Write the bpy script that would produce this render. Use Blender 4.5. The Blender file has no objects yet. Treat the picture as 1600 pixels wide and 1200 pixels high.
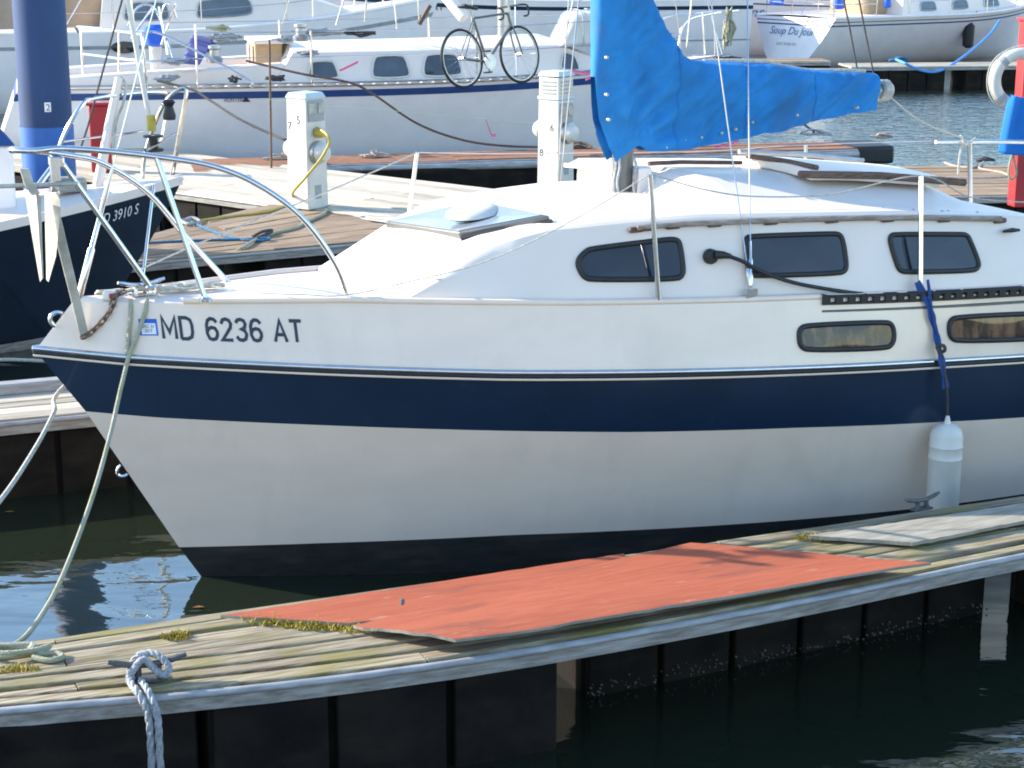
import bpy, bmesh, math, random
from mathutils import Vector, Matrix, noise
R = math.radians
random.seed(7)
SC = bpy.context.scene
COL = SC.collection

# ------------------------------------------------------------------ camera, sky, sun
F, PIT, CH = 2800.0, R(14.2), 3.0            # focal length in photo pixels (1600 wide), pitch down, eye height
cam = bpy.data.objects.new('camera', bpy.data.cameras.new('camera'))
COL.objects.link(cam); SC.camera = cam
cam.location = (0, 0, CH); cam.rotation_euler = (R(90) - PIT, 0, 0)
cam.data.sensor_width = 36; cam.data.lens = 36 * F / 1600
cam.data.clip_start = 0.1; cam.data.clip_end = 3000
SUN_EL = R(25.5); SUN_H = Vector((-0.975, 0.22, 0)).normalized()   # horizontal direction towards the sun
SUN_D = SUN_H * math.cos(SUN_EL) + Vector((0, 0, math.sin(SUN_EL)))
w = bpy.data.worlds.new('World'); SC.world = w; w.use_nodes = True
nt = w.node_tree; bg = nt.nodes['Background']
sky = nt.nodes.new('ShaderNodeTexSky'); sky.sky_type = 'NISHITA'; sky.sun_disc = False
sky.sun_elevation = SUN_EL; sky.sun_rotation = math.atan2(SUN_H.x, SUN_H.y)
sky.air_density = 1.25; sky.dust_density = 0.3; sky.ozone_density = 3.2
nt.links.new(sky.outputs[0], bg.inputs[0]); bg.inputs[1].default_value = 0.15
sl = bpy.data.lights.new('sun', 'SUN'); sl.energy = 3.45; sl.angle = R(0.55); sl.color = (1, 0.92, 0.80)
so = bpy.data.objects.new('sun', sl); COL.objects.link(so)
so.rotation_euler = SUN_D.to_track_quat('Z', 'Y').to_euler(); so.location = (-10, 5, 20)
SC.view_settings.view_transform = 'Standard'; SC.view_settings.look = 'None'
SC.view_settings.gamma = 1; SC.view_settings.exposure = 1.58

SC.cycles.filter_width = 1.9

# ------------------------------------------------------------------ pixel -> place helpers
cp, sp = math.cos(PIT), math.sin(PIT)
def ray(px, py):
    u, v = px - 800, py - 600
    return Vector((u, F * cp - v * sp, -(F * sp + v * cp)))
def P(px, py, z=0.45):                       # where that pixel's ray meets the level z
    r = ray(px, py); return Vector((0, 0, CH)) + r * ((z - CH) / r.z)
def D(px, py, y):                            # at a known distance ahead
    r = ray(px, py); return Vector((0, 0, CH)) + r * (y / r.y)
BO, BA = Vector((-1.49, 8.1, 0)), R(25)      # the main sailboat's origin (stem at the waterline) and heading
ca, sa = math.cos(BA), math.sin(BA)
def toL(p): dx, dy = p[0] - BO.x, p[1] - BO.y; return Vector((dx * ca + dy * sa, -dx * sa + dy * ca, p[2]))
def toW(l): return Vector((BO.x + l[0] * ca - l[1] * sa, BO.y + l[0] * sa + l[1] * ca, l[2]))
def rayL(px, py):
    r = ray(px, py); return toL((0, 0, CH)), Vector((r.x * ca + r.y * sa, -r.x * sa + r.y * ca, r.z))
def BL(px, py, yl): o, d = rayL(px, py); return o + d * ((yl - o.y) / d.y)
def BZ(px, py, z): return toL(P(px, py, z))
def march(px, py, f, a=0.0015, b=0.0060, n=900):   # first point on the ray where f(x,y,z) turns positive
    o, d = rayL(px, py); pa = f(*(o + d * a)); ta = a
    for i in range(1, n + 1):
        tb = a + (b - a) * i / n; pb = f(*(o + d * tb))
        if pa < 0 <= pb:
            lo, hi = ta, tb
            for _ in range(30):
                m = (lo + hi) / 2
                if f(*(o + d * m)) < 0: lo = m
                else: hi = m
            return o + d * lo
        pa, ta = pb, tb
    return o + d * ((a + b) / 2)
def interp(x, tab):
    if x <= tab[0][0]: return tab[0][1]
    for (x0, y0), (x1, y1) in zip(tab, tab[1:]):
        if x <= x1:
            t = (x - x0) / (x1 - x0); return y0 + (y1 - y0) * t
    return tab[-1][1]
def cat(pts, n=6, closed=False):             # Catmull-Rom through the points
    pts = [Vector(p) for p in pts]; out = []; N = len(pts)
    for i in range(N if closed else N - 1):
        if closed: p0, p1, p2, p3 = pts[i - 1], pts[i], pts[(i + 1) % N], pts[(i + 2) % N]
        else:
            p1, p2 = pts[i], pts[i + 1]
            p0 = pts[i - 1] if i else p1 * 2 - p2
            p3 = pts[i + 2] if i + 2 < N else p2 * 2 - p1
        for k in range(n):
            t = k / n
            out.append(0.5 * (2 * p1 + (p2 - p0) * t + (2 * p0 - 5 * p1 + 4 * p2 - p3) * t * t + (3 * p1 - p0 - 3 * p2 + p3) * t ** 3))
    if not closed: out.append(pts[-1])
    return out
def chaikin(pts, it=2):
    pts = [Vector(p) for p in pts]
    for _ in range(it):
        q = []
        for i in range(len(pts)):
            a, b = pts[i], pts[(i + 1) % len(pts)]; q += [a * .75 + b * .25, a * .25 + b * .75]
        pts = q
    return pts

# ------------------------------------------------------------------ mesh builder
class M:
    def __init__(s, o=(0, 0, 0)): s.v = []; s.f = []; s.o = Vector(o)
    def add(s, vs, fs):
        n = len(s.v); s.v += [Vector(v) - s.o for v in vs]; s.f += [tuple(i + n for i in f) for f in fs]; return s
    def hexa(s, b, t):
        return s.add(list(b) + list(t), [(3, 2, 1, 0), (4, 5, 6, 7), (0, 1, 5, 4), (1, 2, 6, 5), (2, 3, 7, 6), (3, 0, 4, 7)])
    def box(s, c, d, rz=0, rot=None):
        m = rot if rot else Matrix.Rotation(rz, 3, 'Z'); c = Vector(c); x, y, z = d[0] / 2, d[1] / 2, d[2] / 2
        q = lambda a, b, e: c + m @ Vector((a * x, b * y, e * z))
        return s.hexa([q(-1, -1, -1), q(1, -1, -1), q(1, 1, -1), q(-1, 1, -1)], [q(-1, -1, 1), q(1, -1, 1), q(1, 1, 1), q(-1, 1, 1)])
    def tube(s, pts, r, n=8, closed=False, sx=1.0):
        pts = [Vector(p) for p in pts]; N = len(pts); rr = r if isinstance(r, (list, tuple)) else [r] * N
        vs = []; up = None
        for i, p in enumerate(pts):
            if closed: t = pts[(i + 1) % N] - pts[i - 1]
            else: t = pts[min(i + 1, N - 1)] - pts[max(i - 1, 0)]
            if t.length < 1e-9: t = Vector((0, 0, 1))
            t.normalize()
            if up is None: up = Vector((0, 0, 1)) if abs(t.z) < .9 else Vector((1, 0, 0))
            a = up - t * up.dot(t)
            if a.length < 1e-6: a = t.orthogonal()
            a.normalize(); up = a; b = t.cross(a)
            for k in range(n):
                th = 2 * math.pi * k / n; vs.append(p + (a * math.cos(th) + b * math.sin(th) * sx) * rr[i])
        fs = []
        for i in range(N if closed else N - 1):
            j = (i + 1) % N
            for k in range(n): l = (k + 1) % n; fs.append((i * n + k, i * n + l, j * n + l, j * n + k))
        if not closed: fs += [tuple(range(n - 1, -1, -1)), tuple((N - 1) * n + k for k in range(n))]
        return s.add(vs, fs)
    def rod(s, a, b, r, n=8): return s.tube([a, b], r, n)
    def lathe(s, prof, n=16, c=(0, 0, 0), rot=None):
        c = Vector(c); m = rot if rot else Matrix.Identity(3); vs = []
        for (r, z) in prof:
            for k in range(n):
                th = 2 * math.pi * k / n; vs.append(c + m @ Vector((r * math.cos(th), r * math.sin(th), z)))
        fs = []
        for i in range(len(prof) - 1):
            for k in range(n): l = (k + 1) % n; fs.append((i * n + k, i * n + l, (i + 1) * n + l, (i + 1) * n + k))
        fs += [tuple(range(n - 1, -1, -1)), tuple((len(prof) - 1) * n + k for k in range(n))]
        return s.add(vs, fs)
    def prism(s, poly, off):
        poly = [Vector(p) for p in poly]; off = Vector(off); n = len(poly)
        fs = [tuple(range(n - 1, -1, -1)), tuple(range(n, 2 * n))] + [(i, (i + 1) % n, n + (i + 1) % n, n + i) for i in range(n)]
        return s.add(poly + [p + off for p in poly], fs)
    def grid(s, rows, cu=False, cv=False):
        nr, nc = len(rows), len(rows[0]); vs = [p for r in rows for p in r]; fs = []
        for i in range(nr if cu else nr - 1):
            for j in range(nc if cv else nc - 1):
                a, b = (i + 1) % nr, (j + 1) % nc; fs.append((i * nc + j, i * nc + b, a * nc + b, a * nc + j))
        return s.add(vs, fs)
    def slab(s, rows, th):                   # a grid given a thickness downwards
        nr, nc = len(rows), len(rows[0]); off = Vector((0, 0, -th))
        s.grid(rows); s.grid([[Vector(p) + off for p in r] for r in rows])
        edge = [rows[0][j] for j in range(nc)] + [rows[i][-1] for i in range(1, nr)] + [rows[-1][j] for j in range(nc - 2, -1, -1)] + [rows[i][0] for i in range(nr - 2, 0, -1)]
        edge = [Vector(p) for p in edge]
        s.grid([edge, [p + off for p in edge]], cv=True); return s
    def mesh(s, name, mat, smooth=True, ang=38):
        me = bpy.data.meshes.new(name); me.from_pydata([tuple(v) for v in s.v], [], s.f)
        bm = bmesh.new(); bm.from_mesh(me); bmesh.ops.remove_doubles(bm, verts=bm.verts, dist=1e-5)
        bmesh.ops.recalc_face_normals(bm, faces=bm.faces); bm.to_mesh(me); bm.free()
        if mat: me.materials.append(mat)
        if smooth:
            me.polygons.foreach_set('use_smooth', [True] * len(me.polygons)); me.set_sharp_from_angle(angle=R(ang))
        me.update(); return me
    def obj(s, name, mat, parent=None, smooth=True, bevel=0, ang=38):
        o = bpy.data.objects.new(name, s.mesh(name, mat, smooth, ang)); COL.objects.link(o)
        if parent: o.parent = parent
        else: o.location = s.o
        if bevel:
            b = o.modifiers.new('bevel', 'BEVEL'); b.width = bevel; b.segments = 2; b.limit_method = 'ANGLE'
        return o
def tag(o, label, catg, group=None, kind=None):
    if label: o['label'] = label
    if catg: o['category'] = catg
    if group: o['group'] = group
    if kind: o['kind'] = kind
    return o
def thing(name, label, catg, loc=(0, 0, 0), rz=0, group=None):
    o = bpy.data.objects.new(name, None); COL.objects.link(o); o.empty_display_size = .1
    o.location = loc; o.rotation_euler = (0, 0, rz); return tag(o, label, catg, group)
def lone(mb, name, mat, label, catg, group=None, kind=None, **k):
    return tag(mb.obj(name, mat, None, **k), label, catg, group, kind)
def dup(o, parent=None):
    c = o.copy(); COL.objects.link(c); c.parent = parent
    for ch in list(o.children): dup(ch, c)
    return c
def text_mesh(s, size, extrude=0.0, shear=0, fix=None, bold=0):
    cu = bpy.data.curves.new('t', 'FONT'); cu.body = s; cu.size = size; cu.extrude = extrude; cu.shear = shear
    cu.resolution_u = 3; cu.offset = bold
    if fix: cu.space_character = fix
    o = bpy.data.objects.new('t', cu); COL.objects.link(o)
    bpy.context.view_layer.update()
    me = bpy.data.meshes.new_from_object(o.evaluated_get(bpy.context.evaluated_depsgraph_get()))
    bpy.data.objects.remove(o); bpy.data.curves.remove(cu); return me
def lettering(s, size, fmap, mat, parent, name='lettering', shear=0, fix=None, bold=0):
    me = text_mesh(s, size, 0, shear, fix, bold)
    bm = bmesh.new(); bm.from_mesh(me)
    bmesh.ops.triangulate(bm, faces=bm.faces[:]); bm.to_mesh(me); bm.free()
    for v in me.vertices: v.co = fmap(v.co.x, v.co.y)
    me.materials.clear(); me.materials.append(mat); me.name = name
    o = bpy.data.objects.new(name, me); COL.objects.link(o); o.parent = parent; return o

STROKES = {'M': [[(0, 0), (0, 1), (.35, .28), (.70, 1), (.70, 0)]], 'D': [[(0, 0), (0, 1), (.34, 1), (.55, .9), (.62, .68), (.62, .32), (.55, .1), (.34, 0), (0, 0)]],
    '6': [[(.56, .84), (.44, .97), (.26, 1), (.10, .90), (.02, .68), (.02, .26), (.12, .05), (.29, 0), (.46, .05), (.56, .22), (.56, .38), (.46, .54), (.29, .58), (.12, .52), (.04, .4)]],
    '2': [[(.03, .78), (.12, .95), (.29, 1), (.46, .94), (.55, .77), (.50, .58), (.02, .0), (.57, 0)]],
    '3': [[(.03, .84), (.14, .97), (.30, 1), (.47, .94), (.54, .78), (.48, .6), (.30, .53), (.48, .46), (.56, .28), (.48, .07), (.30, 0), (.12, .04), (.02, .17)]],
    'A': [[(0, 0), (.32, 1), (.64, 0)], [(.12, .32), (.52, .32)]], 'T': [[(0, 1), (.62, 1)], [(.31, 1), (.31, 0)]]}
ADV = {'M': .98, 'D': .90, 'A': .88, 'T': .8, ' ': .5}
def stroke_text(txt, fmap, wd, m_, parent, name):
    # monoline block capitals: every character is a flat ribbon laid on the surface
    x = 0
    for chh in txt:
        if chh != ' ':
            mb = M()
            for st in STROKES[chh]:
                L_, R_ = [], []
                for i, p in enumerate(st):
                    p = Vector(p); a = (p - Vector(st[i - 1])).normalized() if i else None; b = (Vector(st[i + 1]) - p).normalized() if i < len(st) - 1 else None
                    t = (a + b).normalized() if a and b and (a + b).length > .05 else (a or b); n_ = Vector((-t.y, t.x)); k = 1 / max(.5, n_.dot(Vector((-(a or b).y, (a or b).x))))
                    if a is None or b is None: p = p + (t * (-.02) if a is None else t * .02)
                    L_.append(p + n_ * wd * k); R_.append(p - n_ * wd * k)
                mb.grid([[fmap(x + q.x, q.y) for q in L_], [fmap(x + q.x, q.y) for q in R_]])
            mb.obj(name, m_, parent, smooth=False)
        x += ADV.get(chh, .80)
    return x

# ------------------------------------------------------------------ materials
def mat(name, col, rough=.5, metal=0, var=.12, scale=6, bump=0, bscale=40, stretch=(1, 1, 1), col2=None, ior=1.5, rnd=0, coat=0, fac=(.35, .65)):
    m = bpy.data.materials.new(name); m.use_nodes = True; n = m.node_tree.nodes; l = m.node_tree.links
    b = n['Principled BSDF']; b.inputs['Roughness'].default_value = rough; b.inputs['Metallic'].default_value = metal; b.inputs['IOR'].default_value = ior
    if coat: b.inputs['Coat Weight'].default_value = coat; b.inputs['Coat Roughness'].default_value = .06
    tc = n.new('ShaderNodeTexCoord'); mp = n.new('ShaderNodeMapping'); mp.inputs['Scale'].default_value = stretch
    l.new(tc.outputs['Object'], mp.inputs[0])
    nz = n.new('ShaderNodeTexNoise'); nz.inputs['Scale'].default_value = scale; nz.inputs['Detail'].default_value = 6; nz.inputs['Roughness'].default_value = .6
    l.new(mp.outputs[0], nz.inputs[0])
    rp = n.new('ShaderNodeValToRGB'); rp.color_ramp.elements[0].position = fac[0]; rp.color_ramp.elements[1].position = fac[1]
    c2 = col2 if col2 else tuple(min(1, c * (1 + var)) for c in col); c1 = col if col2 else tuple(c * (1 - var) for c in col)
    rp.color_ramp.elements[0].color = (*c1, 1); rp.color_ramp.elements[1].color = (*c2, 1)
    l.new(nz.outputs[0], rp.inputs[0]); out = rp.outputs[0]
    if rnd:
        oi = n.new('ShaderNodeObjectInfo'); hs = n.new('ShaderNodeHueSaturation'); ma = n.new('ShaderNodeMapRange')
        ma.inputs[3].default_value = 1 - rnd; ma.inputs[4].default_value = 1 + rnd
        l.new(oi.outputs['Random'], ma.inputs[0]); l.new(ma.outputs[0], hs.inputs['Value']); l.new(out, hs.inputs['Color']); out = hs.outputs[0]
        ad = n.new('ShaderNodeVectorMath'); ad.operation = 'ADD'; l.new(mp.outputs[0], ad.inputs[0])
        mu = n.new('ShaderNodeMath'); mu.operation = 'MULTIPLY'; mu.inputs[1].default_value = 50; l.new(oi.outputs['Random'], mu.inputs[0]); l.new(mu.outputs[0], ad.inputs[1]); l.new(ad.outputs[0], nz.inputs[0])
    l.new(out, b.inputs['Base Color'])
    if bump:
        n2 = n.new('ShaderNodeTexNoise'); n2.inputs['Scale'].default_value = bscale; n2.inputs['Detail'].default_value = 5; l.new(mp.outputs[0], n2.inputs[0])
        bp = n.new('ShaderNodeBump'); bp.inputs['Strength'].default_value = bump; bp.inputs['Distance'].default_value = .01
        l.new(n2.outputs[0], bp.inputs['Height']); l.new(bp.outputs[0], b.inputs['Normal'])
    return m
G = {}
G['gel'] = mat('gelcoat_white', (.80, .64, .515), .24, var=.035, scale=2.5, coat=.45, stretch=(1, 1, 2))
G['gelcab'] = mat('gelcoat_cabin', (.75, .655, .585), .38, var=.03, scale=3, bump=.05, bscale=220)
G['gelblue'] = mat('gelcoat_cool', (.84, .775, .755), .3, var=.04, scale=3, coat=.2)
G['navy'] = mat('navy_gelcoat', (.005, .021, .050), .34, var=.12, scale=3, coat=.25)
G['antifoul'] = mat('black_antifouling', (.010, .0095, .0085), .8, var=.5, scale=9, bump=.3, bscale=60, stretch=(1, 1, 3))
G['steel'] = mat('stainless_steel', (.62, .62, .63), .16, 1, var=.06, scale=20)
G['alu'] = mat('aluminium', (.42, .42, .42), .38, .85, var=.12, scale=8)
G['mast'] = mat('mast_anodised', (.16, .16, .155), .42, .5, var=.12, scale=5, stretch=(1, 1, .2))
G['galv'] = mat('galvanised', (.40, .39, .345), .5, .35, var=.22, scale=14, bump=.15)
G['cast'] = mat('cast_iron', (.10, .10, .10), .55, .3, var=.25, scale=20, bump=.2)
G['rust'] = mat('rusty_iron', (.10, .055, .035), .8, .2, col2=(.22, .15, .11), scale=60, bump=.4, bscale=120)
G['rubber'] = mat('black_rubber', (.014, .014, .015), .55, var=.2, scale=20)
G['glass'] = mat('tinted_glass', (.016, .019, .026), .04, var=.2, scale=3, ior=1.55)
G['glassg'] = mat('grey_glass', (.05, .06, .07), .06, var=.35, scale=2, ior=1.8)
G['teak'] = mat('weathered_teak', (.07, .028, .018), .7, col2=(.16, .10, .075), scale=14, stretch=(1, 6, 6), bump=.25, bscale=60)
G['teakg'] = mat('grey_teak', (.20, .15, .12), .75, col2=(.36, .32, .29), scale=10, stretch=(1, 6, 6), bump=.25, bscale=60)
G['canvas'] = mat('blue_canvas', (.008, .175, .46), .8, var=.18, scale=5, bump=.35, bscale=260)
G['canvas2'] = mat('blue_cloth', (.01, .17, .55), .85, var=.1, scale=4, bump=.2, bscale=150)
G['rope'] = mat('white_rope', (.50, .47, .40), .85, var=.25, scale=60, bump=.9, bscale=130)
G['ropeg'] = mat('grey_rope', (.36, .37, .38), .85, var=.25, scale=60, bump=.9, bscale=130)
G['ropeold'] = mat('mossy_rope', (.42, .40, .33), .9, col2=(.33, .33, .19), scale=7, bump=.9, bscale=130)
G['ropeb'] = mat('blue_rope', (.03, .13, .25), .85, var=.3, scale=40)
G['roped'] = mat('dark_rope', (.055, .05, .05), .85, var=.3, scale=40)
G['roper'] = mat('reddish_rope', (.30, .17, .13), .85, col2=(.5, .45, .38), scale=70)
G['yellow'] = mat('yellow_cord', (.45, .34, .05), .5, var=.12, scale=10)
G['strap'] = mat('blue_webbing', (.01, .05, .20), .8, var=.2, scale=30)
G['fender'] = mat('fender_vinyl', (.70, .655, .58), .45, var=.07, scale=9, stretch=(1, 1, .4))
G['plank'] = mat('weathered_plank', (.15, .105, .06), .88, col2=(.44, .37, .25), scale=5, stretch=(.7, 14, 5), bump=.55, bscale=9, rnd=.22)
def tint(m, col, scale, lo, hi, amt, stretch=(1, 1, 1)):
    n = m.node_tree.nodes; l = m.node_tree.links; b = n['Principled BSDF']; src = b.inputs['Base Color'].links[0].from_socket
    tc = n.new('ShaderNodeTexCoord'); nz = n.new('ShaderNodeTexNoise'); nz.inputs['Scale'].default_value = scale; nz.inputs['Detail'].default_value = 5
    oi = n.new('ShaderNodeObjectInfo'); ad = n.new('ShaderNodeVectorMath'); ad.operation = 'ADD'; mp = n.new('ShaderNodeMapping'); mp.inputs['Scale'].default_value = stretch; l.new(tc.outputs['Object'], mp.inputs[0]); l.new(mp.outputs[0], ad.inputs[0]); l.new(oi.outputs['Random'], ad.inputs[1]); l.new(ad.outputs[0], nz.inputs[0])
    mr = n.new('ShaderNodeMapRange'); mr.inputs[1].default_value = lo; mr.inputs[2].default_value = hi; mr.inputs[4].default_value = amt; l.new(nz.outputs[0], mr.inputs[0])
    mx_ = n.new('ShaderNodeMix'); mx_.data_type = 'RGBA'; l.new(mr.outputs[0], mx_.inputs[0]); l.new(src, mx_.inputs[6]); mx_.inputs[7].default_value = (*col, 1); l.new(mx_.outputs[2], b.inputs['Base Color'])
tint(G['gel'], (.50, .42, .33), 5, .52, .75, .14, (1.6, 1, .25)); tint(G['gel'], (.36, .32, .27), 2.2, .60, .74, .16)
tint(G['navy'], (.03, .045, .08), 14, .64, .74, .3, (1, 1, .6)); tint(G['antifoul'], (.045, .038, .026), 6, .5, .72, .7, (.5, 1, 2))
tint(G['fender'], (.34, .31, .26), 7, .5, .75, .18, (1, 1, .35))
tint(G['canvas'], (.07, .09, .12), 2.6, .56, .74, .5)
tint(G['plank'], (.10, .085, .06), 2.0, .52, .7, .5, (.5, 6, 1)); tint(G['plank'], (.20, .17, .035), 3.2, .48, .68, .75)
G['plankb'] = mat('brown_plank', (.17, .105, .06), .85, col2=(.36, .26, .165), scale=4, stretch=(.8, 12, 5), bump=.4, bscale=9, rnd=.2)
G['plankl'] = mat('pale_plank', (.34, .28, .20), .85, col2=(.56, .50, .40), scale=4, stretch=(.8, 12, 5), bump=.4, bscale=9, rnd=.28)
G['carpet'] = mat('brown_decking', (.26, .12, .065), .9, var=.2, scale=9, bump=.2, rnd=.08)
G['fascia'] = mat('grey_fascia', (.20, .18, .15), .7, col2=(.40, .37, .33), scale=6, stretch=(1, 8, 8), bump=.3, bscale=14)
G['rubstrip'] = mat('vinyl_rub_strip', (.33, .32, .31), .42, var=.25, scale=7, stretch=(1, 5, 5))
G['float'] = mat('black_float', (.008, .0065, .0055), .85, col2=(.018, .014, .011), ior=1.25, scale=5, bump=.3, bscale=30)
G['pile'] = mat('blue_pile', (.010, .042, .13), .65, var=.2, scale=3, stretch=(1, 1, .3))
G['ply'] = mat('red_painted_plywood', (.33, .072, .028), .75, col2=(.39, .098, .043), scale=4, stretch=(1, 8, 4), bump=.3, bscale=12)
G['plyedge'] = mat('grey_plywood', (.22, .20, .155), .85, col2=(.36, .33, .27), scale=5, stretch=(1, 8, 4), bump=.3, bscale=12)
tint(G['ply'], (.15, .05, .035), 5, .55, .72, .7, (.4, 1.6, 1)); tint(G['ply'], (.42, .30, .24), 26, .66, .74, .5, (.35, 1.3, 1)); tint(G['float'], (.03, .026, .016), 3, .5, .7, .5, (1, 1, 3))
G['moss'] = mat('yellow_moss', (.30, .26, .03), .9, col2=(.42, .30, .05), scale=30)
G['plastic'] = mat('white_plastic', (.60, .575, .52), .45, var=.09, scale=6)
G['greyp'] = mat('grey_plastic', (.30, .32, .33), .5, var=.1, scale=8)
G['lid'] = mat('pale_blue_lid', (.45, .55, .58), .5, var=.08, scale=8)
G['ink'] = mat('dark_lettering', (.02, .03, .045), .5, var=.15, scale=20)
G['inkw'] = mat('white_lettering', (.75, .75, .75), .5, var=.05, scale=20)
G['inkb'] = mat('blue_lettering', (.06, .17, .36), .5, var=.1, scale=20)
G['red'] = mat('red_paint', (.40, .022, .026), .5, var=.14, scale=4)
G['pink'] = mat('pink_ribbon', (.80, .16, .34), .7, var=.08, scale=8)
G['blackhull'] = mat('black_blue_gelcoat', (.006, .011, .02), .14, var=.3, scale=2, coat=.5)
G['tan'] = mat('tan_canvas', (.36, .26, .17), .85, var=.2, scale=1.2, bump=.3, bscale=6)
G['woodbox'] = mat('wood_panel', (.42, .30, .17), .6, var=.12, scale=8, stretch=(1, 1, 6))
G['purple'] = mat('violet_cushion', (.10, .10, .26), .7, var=.1, scale=5)
G['brightblue'] = mat('bright_blue_plastic', (.01, .10, .55), .4, var=.1, scale=6)
G['navyline'] = mat('navy_paint', (.02, .06, .20), .4, var=.1, scale=6)
G['nonskid'] = mat('tan_nonskid', (.42, .40, .33), .95, col2=(.78, .76, .72), scale=60, bump=.4, bscale=160, fac=(.45, .6))
G['barn'] = mat('barnacle', (.14, .13, .11), .9, var=.5, scale=40)
G['leaf'] = mat('dead_leaf', (.24, .10, .03), .8, var=.25, scale=10)
def water_mat():
    m = bpy.data.materials.new('harbour_water'); m.use_nodes = True; n = m.node_tree.nodes; l = m.node_tree.links
    b = n['Principled BSDF']; b.inputs['Base Color'].default_value = (.013, .019, .011, 1); b.inputs['Roughness'].default_value = .02; b.inputs['IOR'].default_value = 2.45
    tc = n.new('ShaderNodeTexCoord'); mp = n.new('ShaderNodeMapping'); mp.inputs['Rotation'].default_value = (0, 0, R(8)); mp.inputs['Scale'].default_value = (.45, 1, 1)
    l.new(tc.outputs['Object'], mp.inputs[0])
    a = n.new('ShaderNodeTexNoise'); a.inputs['Scale'].default_value = 2.6; a.inputs['Detail'].default_value = 2; a.inputs['Distortion'].default_value = .4
    c = n.new('ShaderNodeTexNoise'); c.inputs['Scale'].default_value = 9; c.inputs['Detail'].default_value = 3
    d = n.new('ShaderNodeTexNoise'); d.inputs['Scale'].default_value = .12; d.inputs['Detail'].default_value = 1
    for k in (a, c): l.new(mp.outputs[0], k.inputs[0])
    sx = n.new('ShaderNodeSeparateXYZ'); l.new(tc.outputs['Object'], sx.inputs[0])
    # open water past the inner docks is ruffled by the breeze, the slip water is sheltered
    mr = n.new('ShaderNodeMapRange'); mr.inputs[1].default_value = 15; mr.inputs[2].default_value = 25; mr.inputs[3].default_value = 0; mr.inputs[4].default_value = 1
    l.new(sx.outputs[1], mr.inputs[0])
    b1 = n.new('ShaderNodeBump'); b1.inputs['Strength'].default_value = .13; b1.inputs['Distance'].default_value = .12; l.new(a.outputs[0], b1.inputs['Height'])
    st = n.new('ShaderNodeMapRange'); st.inputs[3].default_value = .03; st.inputs[4].default_value = .35; l.new(mr.outputs[0], st.inputs[0])
    b2 = n.new('ShaderNodeBump'); b2.inputs['Distance'].default_value = .08; l.new(st.outputs[0], b2.inputs['Strength']); l.new(c.outputs[0], b2.inputs['Height']); l.new(b1.outputs[0], b2.inputs['Normal'])
    l.new(b2.outputs[0], b.inputs['Normal'])
    return m
G['water'] = water_mat()

# ------------------------------------------------------------------ water
wm = M(); S = 1500
wm.add([(-S, -S, 0), (S, -S, 0), (S, S, 0), (-S, S, 0)], [(0, 1, 2, 3)])
tag(wm.obj('water', G['water'], smooth=False), None, None, kind='structure')

# unseen pale concrete quay added behind the camera to bounce light onto the hull
G['concrete'] = mat('pale_concrete', (.40, .37, .32), .9, col2=(.52, .48, .42), scale=1.5, bump=.3, bscale=20)
q_ = M().hexa([(-90, -90, -1), (90, -90, -1), (90, 2.0, -1), (-90, 2.0, -1)], [(-90, -90, 1.36), (90, -90, 1.36), (90, 2.0, 1.36), (-90, 2.0, 1.36)]).obj('bounce_quay', G['concrete'], smooth=False)
tag(q_, None, None, kind='structure')
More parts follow.
